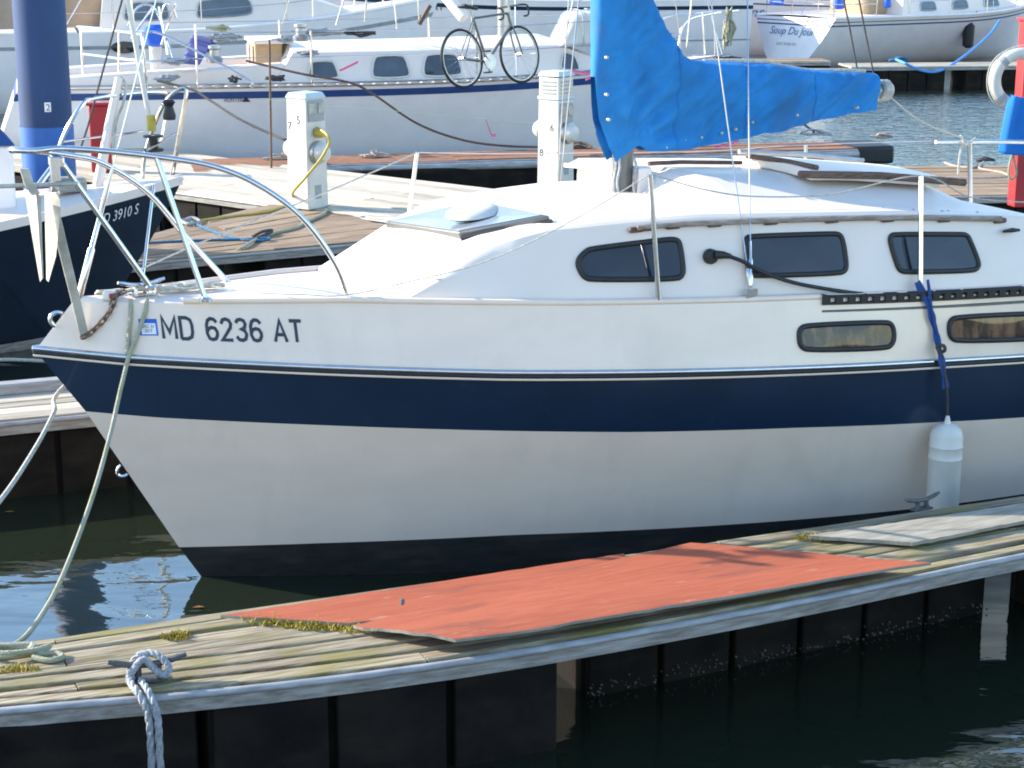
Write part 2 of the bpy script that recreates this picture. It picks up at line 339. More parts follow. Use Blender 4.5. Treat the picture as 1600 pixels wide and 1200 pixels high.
# ------------------------------------------------------------------ docks
def dock(name, label, loc, ang, L, near, far, n, cuts, pm, z=.45, floats=(), rub=True, gap=.006, seed=1, warp=.004, ends=(), fz=(.40, .285)):
    """finger or walkway: planks run along local x, near(x)/far(x) give its edges"""
    rnd = random.Random(seed); t = thing(name, label, 'dock', (loc[0], loc[1], 0), ang)
    nf = near if callable(near) else (lambda x: near); ff = far if callable(far) else (lambda x: far)
    for i in range(n):
        cs = cuts[i % len(cuts)]
        for x0, x1 in zip(cs, cs[1:]):
            k = max(2, int((x1 - x0) / .5) + 1); top = []; dz = rnd.uniform(-warp, warp); tl = rnd.uniform(-.003, .003)
            for q in range(k):
                x = x0 + .003 + (x1 - x0 - .006) * q / (k - 1); a, b = nf(x), ff(x); wd = (b - a) / n
                ya, yb = a + wd * i + gap / 2, a + wd * (i + 1) - gap / 2; zz = z + dz + rnd.uniform(-.0015, .0015)
                top.append([(x, ya, zz + tl), (x, ya + .004, zz + tl + .003), (x, yb - .004, zz - tl + .003), (x, yb, zz - tl)])
            M().slab(top, .035).obj('plank', pm, t, ang=25)
    xs = [L * i / 24 for i in range(25)]
    if rub:
        for f_, s, nm in ((nf, -1, 'near'), (ff, 1, 'far')):
            M().grid([[(x, f_(x) + s * .004, z - .010), (x, f_(x) + s * .020, z - .008), (x, f_(x) + s * .030, z - .017), (x, f_(x) + s * .030, z - .026), (x, f_(x) + s * .020, z - .034), (x, f_(x) + s * .004, z - .034)] for x in xs]).obj('rub_strip', G['rubstrip'], t, ang=60)
            M().grid([[(x, f_(x) + s * .003, z - .032), (x, f_(x) + s * .016, z - .032), (x, f_(x) + s * .016, z - .082), (x, f_(x) + s * .003, z - .082)] for x in xs], cv=True).obj('fascia_board', G['fascia'], t)
    M().slab([[(x, nf(x) + .02, z - .04), (x, ff(x) - .02, z - .04)] for x in xs], .035).obj('frame', G['float'], t)
    for (x0, x1, ins) in floats:
        ia, ib = ins if isinstance(ins, tuple) else (ins, ins)
        f = M(); ya = lambda x: nf(x) + ia; yb = lambda x: ff(x) - ib
        f.hexa([(x0, ya(x0), -.25), (x1, ya(x1), -.25), (x1, yb(x1), -.25), (x0, yb(x0), -.25)], [(x0, ya(x0), z - .076), (x1, ya(x1), z - .076), (x1, yb(x1), z - .076), (x0, yb(x0), z - .076)])
        fo = f.obj('float', G['float'], t, bevel=.02)
        nrib = max(2, int((x1 - x0) / .33))
        for k in range(nrib):
            xa = x0 + (x1 - x0) * (k + .03) / nrib; xb = x0 + (x1 - x0) * (k + .95) / nrib
            for e, sg in ((ya, -1), (yb, 1)):
                M().hexa([(xa, e(xa) + sg * .03, -.2), (xb, e(xb) + sg * .03, -.2), (xb, e(xb) - sg * .01, -.2), (xa, e(xa) - sg * .01, -.2)],
                        [(xa, e(xa) + sg * .03, z - .095), (xb, e(xb) + sg * .03, z - .095), (xb, e(xb) - sg * .01, z - .095), (xa, e(xa) - sg * .01, z - .095)]).obj('float_panel', G['float'], fo, bevel=.008)
    for x in ends:                                # board closing an end
        M().box((x, (nf(x) + ff(x)) / 2, z - .065), (.02, ff(x) - nf(x), .12)).obj('end_board', G['fascia'], t)
    return t
def loc2(p, loc, ang):                       # world -> dock local
    d = Vector((p[0] - loc[0], p[1] - loc[1])); c, s = math.cos(ang), math.sin(ang)
    return Vector((d.x * c + d.y * s, -d.x * s + d.y * c, p[2]))

# near finger pier: far edge straight, near edge flares out towards the left end
NA = R(24.0); NL = P(-420, 1076); NLOC = (NL.x, NL.y)
near_tab = sorted((loc2(P(x, y), NLOC, NA)[0], loc2(P(x, y), NLOC, NA)[1]) for x, y in [(-260, 1128), (0, 1097), (100, 1092), (225, 1082), (330, 1072), (500, 1054), (700, 1028), (900, 996), (1250, 932), (1600, 858)])
far_tab = sorted((loc2(P(x, y), NLOC, NA)[0], loc2(P(x, y), NLOC, NA)[1]) for x, y in [(0, 1012), (345, 957), (800, 893), (1240, 829), (1600, 776)])
def ext(tab, x0, x1):
    a, b = tab[0], tab[-1]; return [(x0, a[1] - .05 * (a[0] - x0))] + tab + [(x1, b[1])]
near_tab = ext(near_tab, -1.2, 9); far_tab = [(-1.2, far_tab[0][1])] + far_tab + [(9, far_tab[-1][1])]
smooth_tab = lambda tab, x: sum(interp(x + d, tab) for d in (-.3, -.2, -.1, 0, .1, .2, .3)) / 7
nn = lambda x: smooth_tab(near_tab, x); nfar = lambda x: smooth_tab(far_tab, x)
X = lambda px, py: loc2(P(px, py), NLOC, NA)[0]
f0 = X(330, 1076); f1, f2, f3 = X(885, 1000), X(935, 990) + .15, X(1510, 876) + .46
pier = dock('finger_pier', 'weathered grey plank finger pier on black floats carrying red plywood sheets', NLOC, NA, 8.2, nn, nfar, 8,
            [(-.9, 2.3, 5.2, 8.2), (-.9, 1.1, 3.9, 7.0, 8.2), (-.9, 3.0, 6.1, 8.2)], G['plank'], gap=.013, floats=[(-.9, f0 - .03, .06), (f0, f1, .05), (f2, f3, (.42, .04)), (f3 + .22, 8.2, .1)], seed=3, warp=.009)
# barnacles along the waterline of the recessed float
bn = M(); rb = random.Random(5)
for i in range(190):
    x = rb.uniform(f2, f3); zc = abs(rb.gauss(.03, .02)); s_ = rb.uniform(.0015, .0055)
    bn.lathe([(s_, -.003), (s_ * .8, s_), (s_ * .3, s_ * 1.2)], 5, (x, nn(x) + .42 - .033, zc), Matrix.Rotation(R(90), 3, 'X'))
tag(bn.obj('barnacles', G['barn'], pier), None, None, kind='stuff')

# finger on the far side of the sailboat (seen left of its bow)
LA = R(22); LL = P(-260, 682)
ld = dock('finger_pier', 'narrow finger pier of yellowed boards behind the bow of the white and navy sailboat', (LL.x, LL.y), LA, 6.0, 0, .62, 5, [(0, 2.4, 6.0), (0, 3.6, 6.0)], G['plankl'], floats=[(0, 1.9, .05), (2.0, 3.4, .05), (3.6, 6, .05)], seed=9)
M().box((3.0, .56, .485), (6.0, .09, .07)).obj('edge_beam', G['rubstrip'], ld, bevel=.01)

# walkway that carries the power pedestals
WA = R(-39.5); w0 = P(150, 281); WL0 = (w0.x, w0.y)
wlen = 7.2
walk = dock('walkway_dock', 'wide sunlit plank walkway with both white power pedestals', WL0, WA, wlen, 0, 2.15, 12, [(-2.6, 1.4, 5.2, 7.2), (-2.6, 3.2, 7.2), (-2.6, -.4, 4.2, 7.2)], G['plankl'], seed=12, floats=[(-2.6, 1.0, .05), (1.2, 4.5, .05), (4.7, 7.2, .05)], warp=.006)
# brown gusset dock in front of the black boat's bow
GA = R(29.0); g0 = P(110, 417); GL0 = (g0.x, g0.y)
gp = [loc2(P(x, y), GL0, GA) for x, y in [(110, 417), (590, 372), (700, 362), (640, 330), (470, 314), (440, 314), (312, 344), (110, 385)]]
gs = dock('corner_dock', 'brown weathered corner dock crossed by blue and pale hoses', GL0, GA, 3.0, 0, lambda x: interp(x, [(0, .45), (gp[6][0], gp[6][1]), (gp[5][0], gp[5][1]), (3.2, gp[5][1] + .1)]), 9, [(0, 1.7, 3.0), (0, 3.0)], G['plankb'], z=.444, seed=21, floats=[(.0, 1.3, .08), (1.62, 3.0, .08)])
# finger alongside the moored white cruiser: brown decking, blue-grey rub strip, black end
HA = R(13.2); h0 = P(300, 262); HL0 = (h0.x, h0.y)
hend = loc2(P(1340, 232), HL0, HA)[0]
hf = dock('finger_pier', 'long narrow brown decked finger pier beside the bicycle sailboat', HL0, HA, hend, lambda x: .0 + .45 * max(0, 1 - x / 1.9) ** 2 * -1, .75, 5, [(0, 3.0, hend), (0, 5.0, hend)], G['carpet'], seed=31, floats=[(.2, 4.6, .06), (5.0, hend - .4, .06)])
M().grid([[(x, -.45 * max(0, 1 - x / 1.9) ** 2 + dy, zz) for dy, zz in ((-.015, .425), (-.06, .415), (-.075, .385), (-.06, .345), (-.015, .335))] for x in [hend * i / 40 for i in range(41)]]).obj('bumper_strip', G['rubstrip'], hf, ang=70)
M().box((hend + .22, .36, .36), (.55, .72, .22)).obj('end_float', G['rubber'], hf, bevel=.04)
# dock behind the stern with the red post
ra = P(1380, 306); RA = R(4)
rd = dock('finger_pier', 'brown weathered plank dock with red post and coiled lines', (ra.x, ra.y), RA, 5.5, 0, 2.2, 14, [(0, 2.6, 5.5), (0, 3.8, 5.5)], G['plankb'], seed=41, floats=[(0, 5.5, .1)])
# far dock below the boat with the blue name
fa = P(1330, 104); FA = R(6)
fd = dock('far_dock', 'distant dock of pale boards on dark wall under the boat with a blue script name', (fa.x, fa.y), FA, 9.5, 0, .9, 5, [(0, 4, 9.5)], G['plankl'], seed=51, floats=[(0, 1.9, .04), (2.3, 5.0, .04), (5.6, 9.5, .04)])
fa2 = P(1020, 97)
dock('far_dock', 'distant brown dock under the white boat with dark rail', (fa2.x, fa2.y), R(3), 3.6, 0, .9, 4, [(0, 3.6)], G['plankb'], seed=52, floats=[(0, 3.6, .04)])

# ------------------------------------------------------------------ plywood sheets, boards
def sheet(name, label, q, z, th, m, amp, seed, nu=26, nv=8, edge=None):
    a, b, c, d = [P(x, y, z) for x, y in q]; o = (a + b + c + d) / 4; o.z = 0
    ang = math.atan2(b.y - a.y, b.x - a.x); mb = M(); rows = []
    R2 = Matrix.Rotation(-ang, 3, 'Z')
    for i in range(nu + 1):
        u = i / nu; row = []
        for j in range(nv + 1):
            v = j / nv; p = (a * (1 - u) + b * u) * (1 - v) + (d * (1 - u) + c * u) * v
            zz = z + amp * (noise.noise(Vector((u * 3.3 + seed, v * 1.6, 0))) * .8 + .55 * abs(math.sin(u * 7 + seed)) * (1 - v) * .6)
            l = R2 @ (p - o); eg = 1 if j in (0, nv) or i in (0, nu) else 0; jx = .012 * noise.noise(Vector((u * 31 + seed, v * 17, 3))) * eg; row.append((l.x + jx, l.y + jx * .8, zz))
        rows.append(row)
    mb.slab(rows, th); ob = lone(mb, name, m, label, 'plywood'); ob.location = o; ob.rotation_euler = (0, 0, ang)
    if edge: ob.data.materials.append(edge); 
    if edge:
        for p in ob.data.polygons:
            if abs(p.normal.z) < .4: p.material_index = 1
    return ob
sheet('plywood_sheet', 'red painted plywood sheet lying underneath, its end poking out by the moss', [(545, 974), (1000, 915), (975, 864), (345, 961)], .472, .012, G['ply'], .004, 2.0, edge=G['plyedge'])
sheet('plywood_sheet', 'red painted plywood sheet lying on top, wavy along the pier edge', [(710, 1004), (1455, 880), (1080, 848), (550, 973)], .502, .012, G['ply'], .022, 5.4, edge=G['plyedge'])
sheet('plywood_sheet', 'bare grey plywood sheet on the pier beside the hanging fender', [(1425, 848), (1690, 796), (1640, 780), (1262, 836)], .482, .016, G['plyedge'], .004, 1.0)
# moss clumps
def moss(px, py, rx, ry, n, label, z=.453):
    rr = random.Random(px); c = P(px, py, z); mb = M((c.x, c.y, z))
    for i in range(int(n * 1.8)):
        a = rr.uniform(0, 6.28); q = rr.random() ** .8 * 1.35; p = c + Vector((math.cos(a) * q * rx, math.sin(a) * q * ry, 0))
        h = rr.choice((rr.uniform(.003, .012), rr.uniform(.003, .012), rr.uniform(.01, .028))); l = Vector((rr.uniform(-1, 1), rr.uniform(-1, 1), 0)) * h * .8; s_ = Vector((rr.uniform(-1, 1), rr.uniform(-1, 1), 0)).normalized() * .003
        mb.add([p - s_, p + s_, p + l + Vector((0, 0, h)), p + l * .5 + s_ * .8 + Vector((0, 0, h * .6))], [(0, 1, 3), (0, 3, 2)])
    lone(mb, 'moss', G['moss'], label, 'moss', kind='stuff', smooth=False)
moss(425, 972, .09, .03, 420, 'yellow moss clump by the left end of the red plywood')
moss(500, 978, .11, .04, 620, 'largest yellow moss clump between the two red plywood ends')
moss(560, 988, .06, .03, 220, 'thin moss patch touching the upper red plywood corner')
moss(275, 995, .045, .03, 200, 'lone yellow moss tuft on bare planks near the rope cleat')
moss(1285, 842, .09, .03, 380, 'green yellow moss between red and grey plywood')
moss(30, 1048, .06, .03, 160, 'sparse moss tuft beside the coiled rope end')

# ------------------------------------------------------------------ the white and navy sailboat
boat = thing('sailboat', 'white pop-top sailboat with navy hull band and blue sail cover', 'sailboat', BO, BA)
XE = 6.3
def shp(B, xs):
    def f(x):
        b = B * (1 - (1 - min(max((x - xs) / 4.2, 0), 1)) ** 1.9)
        return b * (1 - .12 * (max(0, x - 4.2) / 2.1) ** 2)
    return f
LV = [  # half-breadth, height table of every hull line
    (shp(.55, .45), [(.45, -.35), (XE, -.4)]),
    (shp(1.03, 0), [(0, 0.0), (XE, 0.0)]),
    (shp(1.08, -.1), [(-.09, .162), (.5, .18), (1.36, .198), (3.4, .18), (XE, .17)]),
    (shp(1.17, -.5), [(-.5, .875), (-.2, .849), (.465, .812), (1.29, .764), (1.87, .732), (2.65, .701), (3.39, .66), (3.94, .624), (XE, .50)]),
    (shp(1.20, -.7075), [(-.7, 1.18), (-.337, 1.143), (.441, 1.096), (1.254, 1.05), (1.83, 1.028), (2.6, 1.0), (3.34, .97), (3.89, .941), (XE, .84)]),
    (shp(1.16, -.53), [(-.53, 1.385), (.6, 1.383), (1.57, 1.345), (2.34, 1.326), (2.73, 1.318), (3.9, 1.275), (XE, 1.22)])]
XS = [0.45, 0, -.10, -.5, -.7075, -.53]
HEEL = .045
def lv(k, x, far=False):
    b, z = LV[k][0](x), interp(x, LV[k][1])
    return Vector((x, b if far else -b, z - (2 * b * HEEL if far else 0)))
def hull_b(x, z):
    for k in range(len(LV) - 1):
        z0, z1 = interp(x, LV[k][1]), interp(x, LV[k + 1][1])
        if z <= z1 or k == len(LV) - 2:
            t = (z - z0) / (z1 - z0); b0, b1 = LV[k][0](x), LV[k + 1][0](x); return b0 + (b1 - b0) * t
    return 0
def band(k0, k1, mtl, name, sub=4, inset=0):
    mb = M(); NX = 60
    for far in (False, True):
        rows = []
        for i in range(NX + 1):
            u = (i / NX) ** 1.8; row = []
            for j in range(sub + 1):
                t = j / sub; xs = XS[k0] * (1 - t) + XS[k1] * t; x = xs + (XE - xs) * u
                xa = XS[k0] + (XE - XS[k0]) * u; xb = XS[k1] + (XE - XS[k1]) * u
                p = lv(k0, xa, far) * (1 - t) + lv(k1, xb, far) * t
                if u == 0: p.y = 0
                row.append(p)
            rows.append(row)
        mb.grid(rows)
    # transom
    mb.grid([[lv(k0, XE), lv(k1, XE)], [lv(k0, XE, True), lv(k1, XE, True)]])
    return mb.obj(name, mtl, boat, ang=50)
band(0, 1, G['antifoul'], 'hull_bottom'); band(1, 2, G['antifoul'], 'boot_top', 3)
band(2, 3, G['gel'], 'hull_side', 6); band(3, 4, G['navy'], 'navy_band', 5); band(4, 5, G['gel'], 'topside', 5)
# rub rail: bright half-round over a dark groove
for nm, dz, r_, m_ in (('rub_rail', .012, .013, G['steel']), ('rub_groove', -.006, .011, G['rubber']), ('rub_lip', -.020, .007, G['gel'])):
    mb = M()
    for far in (False, True):
        pts = []
        for i in range(46):
            x = -.7075 + (XE + .7075) * (i / 45) ** 1.6; p = lv(4, x, far); p.z += dz; p.y += .006 * (1 if far else -1) if i else 0
            if i == 0: p.x -= .006
            pts.append(p)
        mb.tube(pts, r_, 6)
    mb.obj(nm, m_, boat, ang=80)
# deck
def deck_z(x, y):
    b = LV[5][0](x); z = interp(x, LV[5][1]); b = max(b, .02)
    return z - HEEL * (y + b) + .025 * max(0, 1 - (y / b) ** 2)
rows = []
for i in range(41):
    x = -.53 + (XE + .53) * (i / 40) ** 1.4; b = LV[5][0](x); rows.append([(x, b * (-1 + 2 * j / 12), deck_z(x, b * (-1 + 2 * j / 12)) - (0.0 if 0 < j < 12 else 0)) for j in range(13)])
M().grid(rows).obj('deck', G['gelcab'], boat, ang=50)
# raised deck lip along the near and far edge
for far in (False, True):
    mb = M(); pts = []
    for i in range(40):
        x = -.08 + (XE + .08) * i / 39; p = lv(5, x, far); p.y *= .985; p.z += .010; pts.append(p)
    mb.tube(pts, .017, 6).obj('deck_edge', G['gel'], boat, ang=80)
# cabin trunk
CT = [(.84, 1.388), (1.06, 1.50), (1.28, 1.612), (1.40, 1.652), (1.52, 1.680), (1.93, 1.710), (2.23, 1.720), (2.55, 1.712), (3.23, 1.690), (3.84, 1.632), (4.10, 1.605)]
CX0, CX1 = .84, 4.10
cab_bb = lambda x: max(LV[5][0](x) - .035, .01)
cab_bt = lambda x: max(LV[5][0](x) - .035 - .125 * min(1, max(0, (x - .84) / .44)), .01)
cab_zt = lambda x: interp(x, CT)
def cab_top(x, y):
    b = cab_bt(x); return cab_zt(x) - HEEL * (y + b) * .8 + .03 * max(0, 1 - (y / b) ** 2)
def cab_y(x, z):                             # near side wall
    z0 = interp(x, LV[5][1]); z1 = cab_zt(x); t = (z - z0) / max(.01, z1 - z0); return -(cab_bb(x) * (1 - t) + cab_bt(x) * t)
rows = []; xs_ = sorted([c[0] for c in CT] + [1.17, 1.34, 1.72, 2.08, 2.4, 2.9, 3.5, 3.7, 4.0])
for x in xs_:
    zb = interp(x, LV[5][1]); bb, bt = cab_bb(x), cab_bt(x); row = [(x, -bb, zb - .02)]
    for t in (.25, .5, .75): z = zb + (cab_zt(x) - zb) * t; row.append((x, -(bb * (1 - t) + bt * t), z))
    row += [(x, -bt - .004, cab_zt(x) - .012), (x, -bt + .012, cab_top(x, -bt + .012))] if x > 1.0 else [(x, -bt - .002, cab_zt(x) - .004), (x, -bt + .012, cab_top(x, -bt))]
    row += [(x, bt * (-.85 + 1.7 * j / 10), cab_top(x, bt * (-.85 + 1.7 * j / 10))) for j in range(11)]
    row += [(x, bt, cab_top(x, bt)), (x, bb, deck_z(x, bb) - .02)]
    rows.append(row)
rows.insert(0, [(p[0] - .05, p[1], deck_z(p[0] - .05, p[1]) - .03) for p in rows[0]])
cb = M().grid(rows); cb.add(rows[-1], [tuple(range(len(rows[-1])))])
cb.obj('cabin_trunk', G['gelcab'], boat, ang=24)
hit_top = lambda px, py: march(px, py, lambda x, y, z: cab_top(x, y) - z)
hit_side = lambda px, py: march(px, py, lambda x, y, z: (y - cab_y(x, z)))
hit_hull = lambda px, py: march(px, py, lambda x, y, z: y + hull_b(x, z))
hit_deck = lambda px, py: march(px, py, lambda x, y, z: deck_z(x, y) - z)
# grit strips on the sloping cabin front
for strip in ([(572, 402), (612, 398), (652, 412), (690, 438)], [(575, 424), (600, 426), (625, 440)]):
    pts = cat([hit_top(*p) for p in strip], 6); mb = M(); rows = []
    for i, p in enumerate(pts):
        q = p + Vector((-.02, .075, 0)); rows.append([(a.x, a.y, cab_top(a.x, a.y) + .009) for a in (p, p.lerp(q, .5), q)])
    mb.grid(rows).obj('nonskid_strip', G['nonskid'], boat)
# windows
G['port'] = mat('portlight_glass', (.03, .018, .013), .05, col2=(.16, .085, .05), scale=9, stretch=(2.2, 1, .7), fac=(.45, .62))  # brown streaks in the glass colour stand for reflected plywood and interior wood
def window(px, hitf, name, out=.006, it=2, w_=.0135):
    pts = [hitf(*p) for p in px]; pts = chaikin(pts, it); nrm = Vector((0, -1, 0)); c = sum(pts, Vector()) / len(pts)
    fr = M().tube([p + nrm * out * .6 for p in pts], w_, 8, closed=True).obj('window_frame', G['rubber'], boat, ang=80)
    mb = M(); n = len(pts); mb.add([p + nrm * out for p in pts] + [c + nrm * (out + .004)], [(i, (i + 1) % n, n) for i in range(n)])
    mb.obj('pane', G['port'] if hitf is hit_hull else G['glass'], fr, ang=80); return fr
window([(903, 405), (915, 392), (925, 388), (1040, 374), (1056, 374), (1062, 380), (1067, 418), (1066, 430), (1057, 436), (925, 437), (912, 433), (903, 417)], hit_side, 'w')
window([(1164, 380), (1166, 371), (1176, 369), (1298, 365), (1312, 366), (1317, 378), (1322, 412), (1320, 423), (1308, 427), (1186, 431), (1173, 429), (1169, 418)], hit_side, 'w')
window([(1390, 378), (1391, 368), (1400, 366), (1500, 366), (1510, 367), (1515, 376), (1528, 408), (1528, 418), (1518, 423), (1418, 425), (1406, 423), (1401, 414)], hit_side, 'w')
window([(1248, 528), (1249, 513), (1262, 508), (1380, 503), (1393, 506), (1397, 522), (1394, 538), (1382, 544), (1264, 547), (1251, 542)], hit_hull, 'w')
window([(1482, 514), (1484, 500), (1496, 495), (1625, 489), (1640, 492), (1644, 505), (1641, 522), (1628, 529), (1498, 533), (1485, 528)], hit_hull, 'w')
# teak grab rail along the cabin edge
gr = [hit_side(*p) + Vector((0, -.022, 0)) for p in [(992, 355), (1030, 351), (1130, 346), (1280, 341), (1420, 339), (1560, 341)]]
hr = M().tube(cat(gr, 8), .014, 8, sx=.8).obj('grab_rail', G['teakg'], boat)
for k in range(9):
    p = cat(gr, 8)[int(k * 40 / 8)]; M().box((p.x, p.y + .012, p.z - .010), (.075, .03, .026)).obj('rail_foot', G['teak'], hr, bevel=.01)
# screw caps along the cabin edge
for px, py in [(1205, 303), (1272, 311), (1328, 320), (1380, 325), (1427, 328), (1472, 330), (1481, 330), (1527, 332)]:
    p = hit_top(px, py); M().lathe([(.008, -.004), (.008, .003), (.003, .006)], 8, p).obj('screw_cap', G['greyp'], boat)
# pop top: lid with a drooping lip on a recessed coaming
PX0, PX1, PYN, PYF = 2.32, 4.02, -.60, .78
def pop_z(x, y):
    e = interp(x, [(PX0, .12), (PX1, .09)]); base = cab_top(x, 0)
    return base + e - .014 * (y / .62) ** 2 - HEEL * y * .5
M().hexa([(PX0 + .05, .0, 1.60), (PX1 - .03, .0, 1.5), (PX1 - .03, PYF - .05, 1.5), (PX0 + .05, PYF - .05, 1.58)],
        [(PX0 + .05, .0, pop_z(PX0, 0) - .02), (PX1 - .03, .0, pop_z(PX1, 0) - .02), (PX1 - .03, PYF - .05, pop_z(PX1, PYF) - .02), (PX0 + .05, PYF - .05, pop_z(PX0, PYF) - .02)]).obj('pop_top_coaming', G['gelcab'], boat, bevel=.015)
sm = lambda t: (lambda q: q * q * (3 - 2 * q))(min(1, max(0, t)))
rows = []; NXp, NYp = 30, 26
for i in range(NXp + 1):
    u = i / NXp; x = PX0 + (PX1 - PX0) * u; row = []; yn_ = -cab_bt(x) + .07
    for j in range(NYp + 1):
        v = j / NYp; y = yn_ + (PYF - yn_) * v
        k = 1 - sm((-y - .28) / (-yn_ - .28)); fe = max(sm((x - PX0) / .16), sm((y - .02) / .05)); be_ = max(sm((PX1 - x) / .22), sm((y - .02) / .05))
        d = min(min(u, 1 - u) * (PX1 - PX0), (1 - v) * (PYF - yn_)); drop = .03 * max(0, 1 - d / .08) ** 2 if y > .02 else 0
        z = cab_top(x, y) + (pop_z(x, max(y, -.3)) - cab_top(x, max(y, -.3))) * k * fe * be_ - drop; row.append((x, y, z + .002))
    rows.append(row)
M().slab(rows, .022).obj('pop_top', G['gelcab'], boat, ang=40)
# sliding hatch on the lid with teak runners
zt = lambda x, y: pop_z(x, y) + .045
hp = [(3.02, -.56), (3.82, -.58), (3.92, .22), (3.05, .18)]
M().slab([[Vector((hp[0][0] + (hp[1][0] - hp[0][0]) * i / 6, hp[0][1] + (hp[3][1] - hp[0][1]) * j / 6, zt(hp[0][0] + .8 * i / 6, -.4 + .6 * j / 6) + .012 * math.sin(j / 6 * 3.14))) for j in range(7)] for i in range(7)], .05).obj('sliding_hatch', G['gelcab'], boat, bevel=.006)
M().tube([(2.92, -.60, zt(2.92, -.6) - .012), (3.4, -.61, zt(3.4, -.6) - .008), (3.93, -.62, zt(3.93, -.6) - .012)], .019, 8, sx=.7).obj('hatch_runner', G['teak'], boat)
M().tube([(3.0, .0, zt(3.0, 0) + .012), (3.03, -.28, zt(3.0, -.3) + .015), (3.06, -.55, zt(3.0, -.5) + .01)], .014, 8).obj('hatch_runner', G['teak'], boat)
M().tube([(2.40, -.02, pop_z(2.4, 0) + .02), (2.60, .0, pop_z(2.6, 0) + .025), (2.98, .02, pop_z(2.98, 0) + .02)], .011, 8).obj('hatch_runner', G['teak'], boat)
M().tube([(3.10, .24, zt(3.1, .2) + .015), (3.5, .25, zt(3.5, .2) + .018), (3.92, .25, zt(3.92, .2) + .01)], .013, 8).obj('hatch_runner', G['alu'], boat)
# forward hatch: framed smoked plate with a mushroom vent
hq = [hit_top(*p) for p in ((604, 356), (720, 374), (862, 347), (748, 323))]
nz_ = (hq[1] - hq[0]).cross(hq[3] - hq[0]).normalized(); nz_ = nz_ if nz_.z > 0 else -nz_
hb = M().hexa([p - nz_ * .02 for p in hq], [p + nz_ * .036 for p in hq]).obj('fore_hatch', G['mast'], boat, bevel=.008)
hc = sum(hq, Vector()) / 4; inn = [hc + (p - hc) * .93 + nz_ * .0365 for p in hq]
M().add(inn + [p + nz_ * .004 for p in inn], [(4, 5, 6, 7), (0, 1, 5, 4), (1, 2, 6, 5), (2, 3, 7, 6), (3, 0, 4, 7)]).obj('hatch_plate', mat('mirror_acrylic', (.30, .34, .40), .16, .35, var=.06, scale=3), hb, smooth=False)
qr = nz_.to_track_quat('Z', 'Y').to_matrix()
vc = M().lathe([(.05, -.01), (.05, .03), (.122, .028), (.135, .034), (.130, .048), (.105, .064), (.085, .070), (.06, .071), (.0, .072)], 32, hc + Vector((.02, -.03, .022)), (nz_ * .3 + Vector((-.02, -.06, .7))).to_track_quat('Z', 'Y').to_matrix()).obj('vent_cowl', G['plastic'], hb)
M().lathe([(.11, .024), (.125, .026), (.125, .034), (.11, .036)], 28, hc + Vector((.02, -.03, .022)), (nz_ * .3 + Vector((-.02, -.06, .7))).to_track_quat('Z', 'Y').to_matrix()).obj('vent_shade_ring', G['rubber'], vc)  # black ring stands in for the shadow line under the dome
for a, b in ((1, 2),):
    M().tube(cat([hq[a] + Vector((.0, -.012, 0)), hq[a].lerp(hq[b], .4) + Vector((0, -.016, .006)), hq[a].lerp(hq[b], .7) + Vector((0, -.013, -.004)), hq[b] + Vector((0, -.01, 0))], 5), .017, 6).obj('hatch_seal', G['rubber'], hb)
# registration and decal
p0 = hit_hull(256, 528); p1 = hit_hull(473, 534); tw = None
def on_hull(x, z, o=.003): return Vector((x, -hull_b(x, z) - o, z))
dirx = (p1 - p0).length
wtx = sum(ADV.get(c, .80) for c in 'MD 6236 AT') - .18
sx_ = (p1.x - p0.x) / wtx; sz_ = .090
stroke_text('MD 6236 AT', lambda a, b: on_hull(p0.x + a * sx_, p0.z + (p1.z - p0.z) * a / wtx + b * sz_), .085, G['ink'], boat, 'registration_letter')
def hull_patch(x0, x1, z0, z1, o): return [on_hull(x0, z0, o), on_hull(x1, z0, o), on_hull(x1, z1, o), on_hull(x0, z1, o)]
a_, b_ = hit_hull(219, 524), hit_hull(244, 498)
dk = M().add(hull_patch(a_.x, b_.x, a_.z, b_.z, .003), [(0, 1, 2, 3)]).obj('decal', G['brightblue'], boat)
ww = b_.x - a_.x; hh = b_.z - a_.z
M().add(hull_patch(a_.x + ww * .1, b_.x - ww * .1, a_.z + hh * .08, b_.z - hh * .26, .0045), [(0, 1, 2, 3)]).obj('decal_panel', G['inkw'], dk)
lettering('DEC 31', .02, lambda a, b: on_hull(a_.x + ww * .13 + a * .8, a_.z + hh * .46 + b, .006), G['ink'], dk, 'decal_lettering')
lettering('2017', .02, lambda a, b: on_hull(a_.x + ww * .25 + a * .8, a_.z + hh * .2 + b, .006), G['ink'], dk, 'decal_lettering')
# perforated toe rail and rub strake aft
t0 = [hit_hull(1284, 478), hit_hull(1600, 462)]; 
def edge_pt(x, dz=0, o=.010): p = lv(5, x); return Vector((x, p.y - o, p.z + dz))
x0 = t0[0].x; tr = None; mb = M()
xs_ = [x0 + (XE - x0) * i / 30 for i in range(31)]
for dz in (.016, -.018): mb.tube([edge_pt(x, dz) for x in xs_], .0075, 6)
x = x0; 
while x < XE - .05: 
    c = edge_pt(x + .02, -.001); mb.box(c, (.040, .012, .03)); x += .066
mb.tube([edge_pt(x, .016, -.012) for x in xs_], .008, 6)
mb.obj('toe_rail', G['rubber'], boat, smooth=False)
M().tube([edge_pt(x, -.055, .004) for x in xs_], .009, 6).obj('rub_strake', G['mast'], boat)
